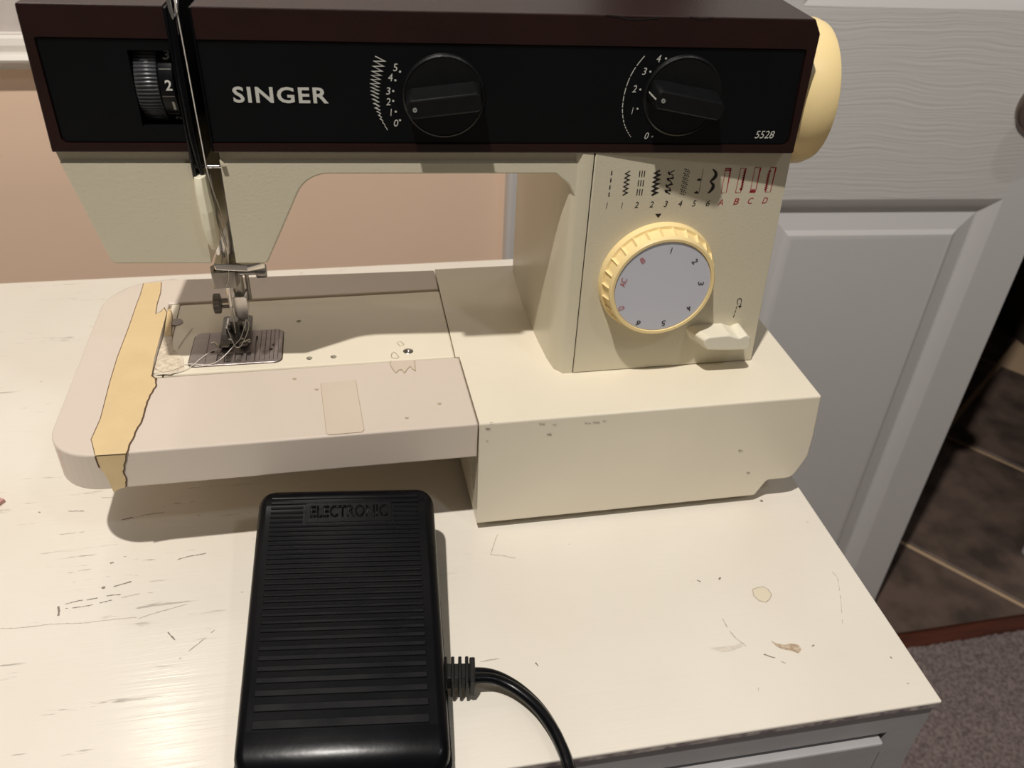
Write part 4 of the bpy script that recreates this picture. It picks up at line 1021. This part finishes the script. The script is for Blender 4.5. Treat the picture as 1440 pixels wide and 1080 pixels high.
# ribs: wide at the near end, closer together towards the far end
b_ = 0.0164; k = 0; RL0, RL1 = 0.0065, LU - 0.0075
pl0, pl1 = LV - 0.0205, LV - 0.0100
anc = [(0.016, 0.0070), (0.030, 0.0053), (0.040, 0.0046), (0.050, 0.0041), (0.060, 0.0035), (0.075, 0.0028), (0.09, 0.0024), (0.105, 0.0024), (0.12, 0.0027), (0.14, 0.0027)]
while b_ < LV - 0.0055:
    q = [i for i in range(len(anc) - 1) if anc[i][0] <= b_ + 1e-6][-1]; t = (b_ - anc[q][0]) / (anc[q + 1][0] - anc[q][0])
    pitch = anc[q][1] * (1 - t) + anc[q + 1][1] * t; w = pitch * 0.56
    def rib(a0, a1, b0, w):
        bm = bmesh.new(); z0 = topz(b0); z1 = topz(b0 + w)
        pro = [(b0, z0 - 0.0004), (b0 + 0.0001, z0 + 0.00045), (b0 + w - 0.0003, z1 + 0.0005), (b0 + w, z1 - 0.0004)]
        prism(pro, lambda bb, zz2, aa: FPd(aa, bb, zz2), a0, a1, bm); bevel(bm, 0.00022, 1, 50)
        return obj('tread_rib', bm, black_ridge, tc_, smooth=0)
    if pl0 - w < b_ < pl1:
        rib(RL0, 0.0215, b_, w); rib(0.0640, RL1, b_, w)
    else: rib(RL0, RL1, b_, w)
    b_ += pitch; k += 1
# badge plate with worn raised letters
def topf(a, b, off=0.0): return FPd(a, b, topz(b) - off)
bm = bmesh.new(); prism([(0.0228, pl0 + 0.0005), (0.0632, pl0 + 0.0005), (0.0632, pl1 + 0.0015), (0.0228, pl1 + 0.0015)], lambda a, b, h: topf(a, b, -h), -0.0002, 0.00035, bm); bevel(bm, 0.0001, 1)
bdg = obj('badge_plate', bm, black, tc_, smooth=0)
text('badge_lettering', 'ELECTRONIC', topf, (0.0250, pl0 + 0.0032), (0.0612, pl1 - 0.0010), black_ridge, bdg, bold=0.01, off=-0.0004, th=-0.0004)
# strain relief and two-core cord
q0 = Vector((*pb(624, 951, 0.0105), 0.0105)); q1 = Vector((*pb(668, 950, 0.0105), 0.0105))
dx_ = (q1 - q0).normalized(); dy_ = Vector((-dx_.y, dx_.x, 0))
def FR(a, b, h): return q0 + dx_ * a + dy_ * b + Vector((0, 0, h))
LR = (q1 - q0).length
bm = bmesh.new(); box(bm, -0.004, LR, -0.0038, 0.0038, -0.0038, 0.0038, FR)
for kf_ in (0.0, 0.23, 0.46, 0.68): box(bm, LR * kf_, LR * kf_ + LR * 0.11, -0.0066, 0.0066, -0.0062, 0.0050, FR)
box(bm, LR * 0.82, LR, -0.0062, 0.0062, -0.0058, 0.0048, FR)
bevel(bm, 0.0004, 1, 50)
obj('strain_relief', bm, mat('matt_black_rubber', (14, 14, 14), 0.5), ped, smooth=40)
path = [q1 - dx_ * 0.004]
for px, py, z in ((682, 950, .0095), (700, 954, .0080), (722, 965, .0065), (743, 981, .0055), (761, 1000, .0048), (777, 1024, .0042), (789, 1048, .0040), (797, 1068, .0040)):
    path.append(Vector((*pb(px, py, z), z)))
e = path[-1]
path += [e + Vector((0.0003, -0.008, -0.0008)), e + Vector((0.0003, -0.0125, -0.008)), e + Vector((-0.001, -0.0140, -0.03)), e + Vector((-0.004, -0.014, -0.08)), e + Vector((-0.01, -0.01, -0.25)), e + Vector((-0.01, -0.008, -0.60))]
sp = spline(path, 8); A_, B_ = [], []
for i, p in enumerate(sp):
    t = (sp[min(i + 1, len(sp) - 1)] - sp[max(i - 1, 0)]).normalized(); side = t.cross(Vector((0, 0, 1)))
    if side.length < 0.05: side = Vector((1, 0, 0))
    side.normalize(); upv = side.cross(t); tw = radians(18) + radians(55) * min(1, i / 52.0)
    o_ = (side * cos(tw) + upv * sin(tw)) * 0.0021
    A_.append(p + o_); B_.append(p - o_)
bm = bmesh.new(); tube(bm, A_, 0.0024, 12); tube(bm, B_, 0.0024, 12)
obj('power_cord', bm, black, ped, smooth=60, label='black two-core cord curving off the dresser edge')
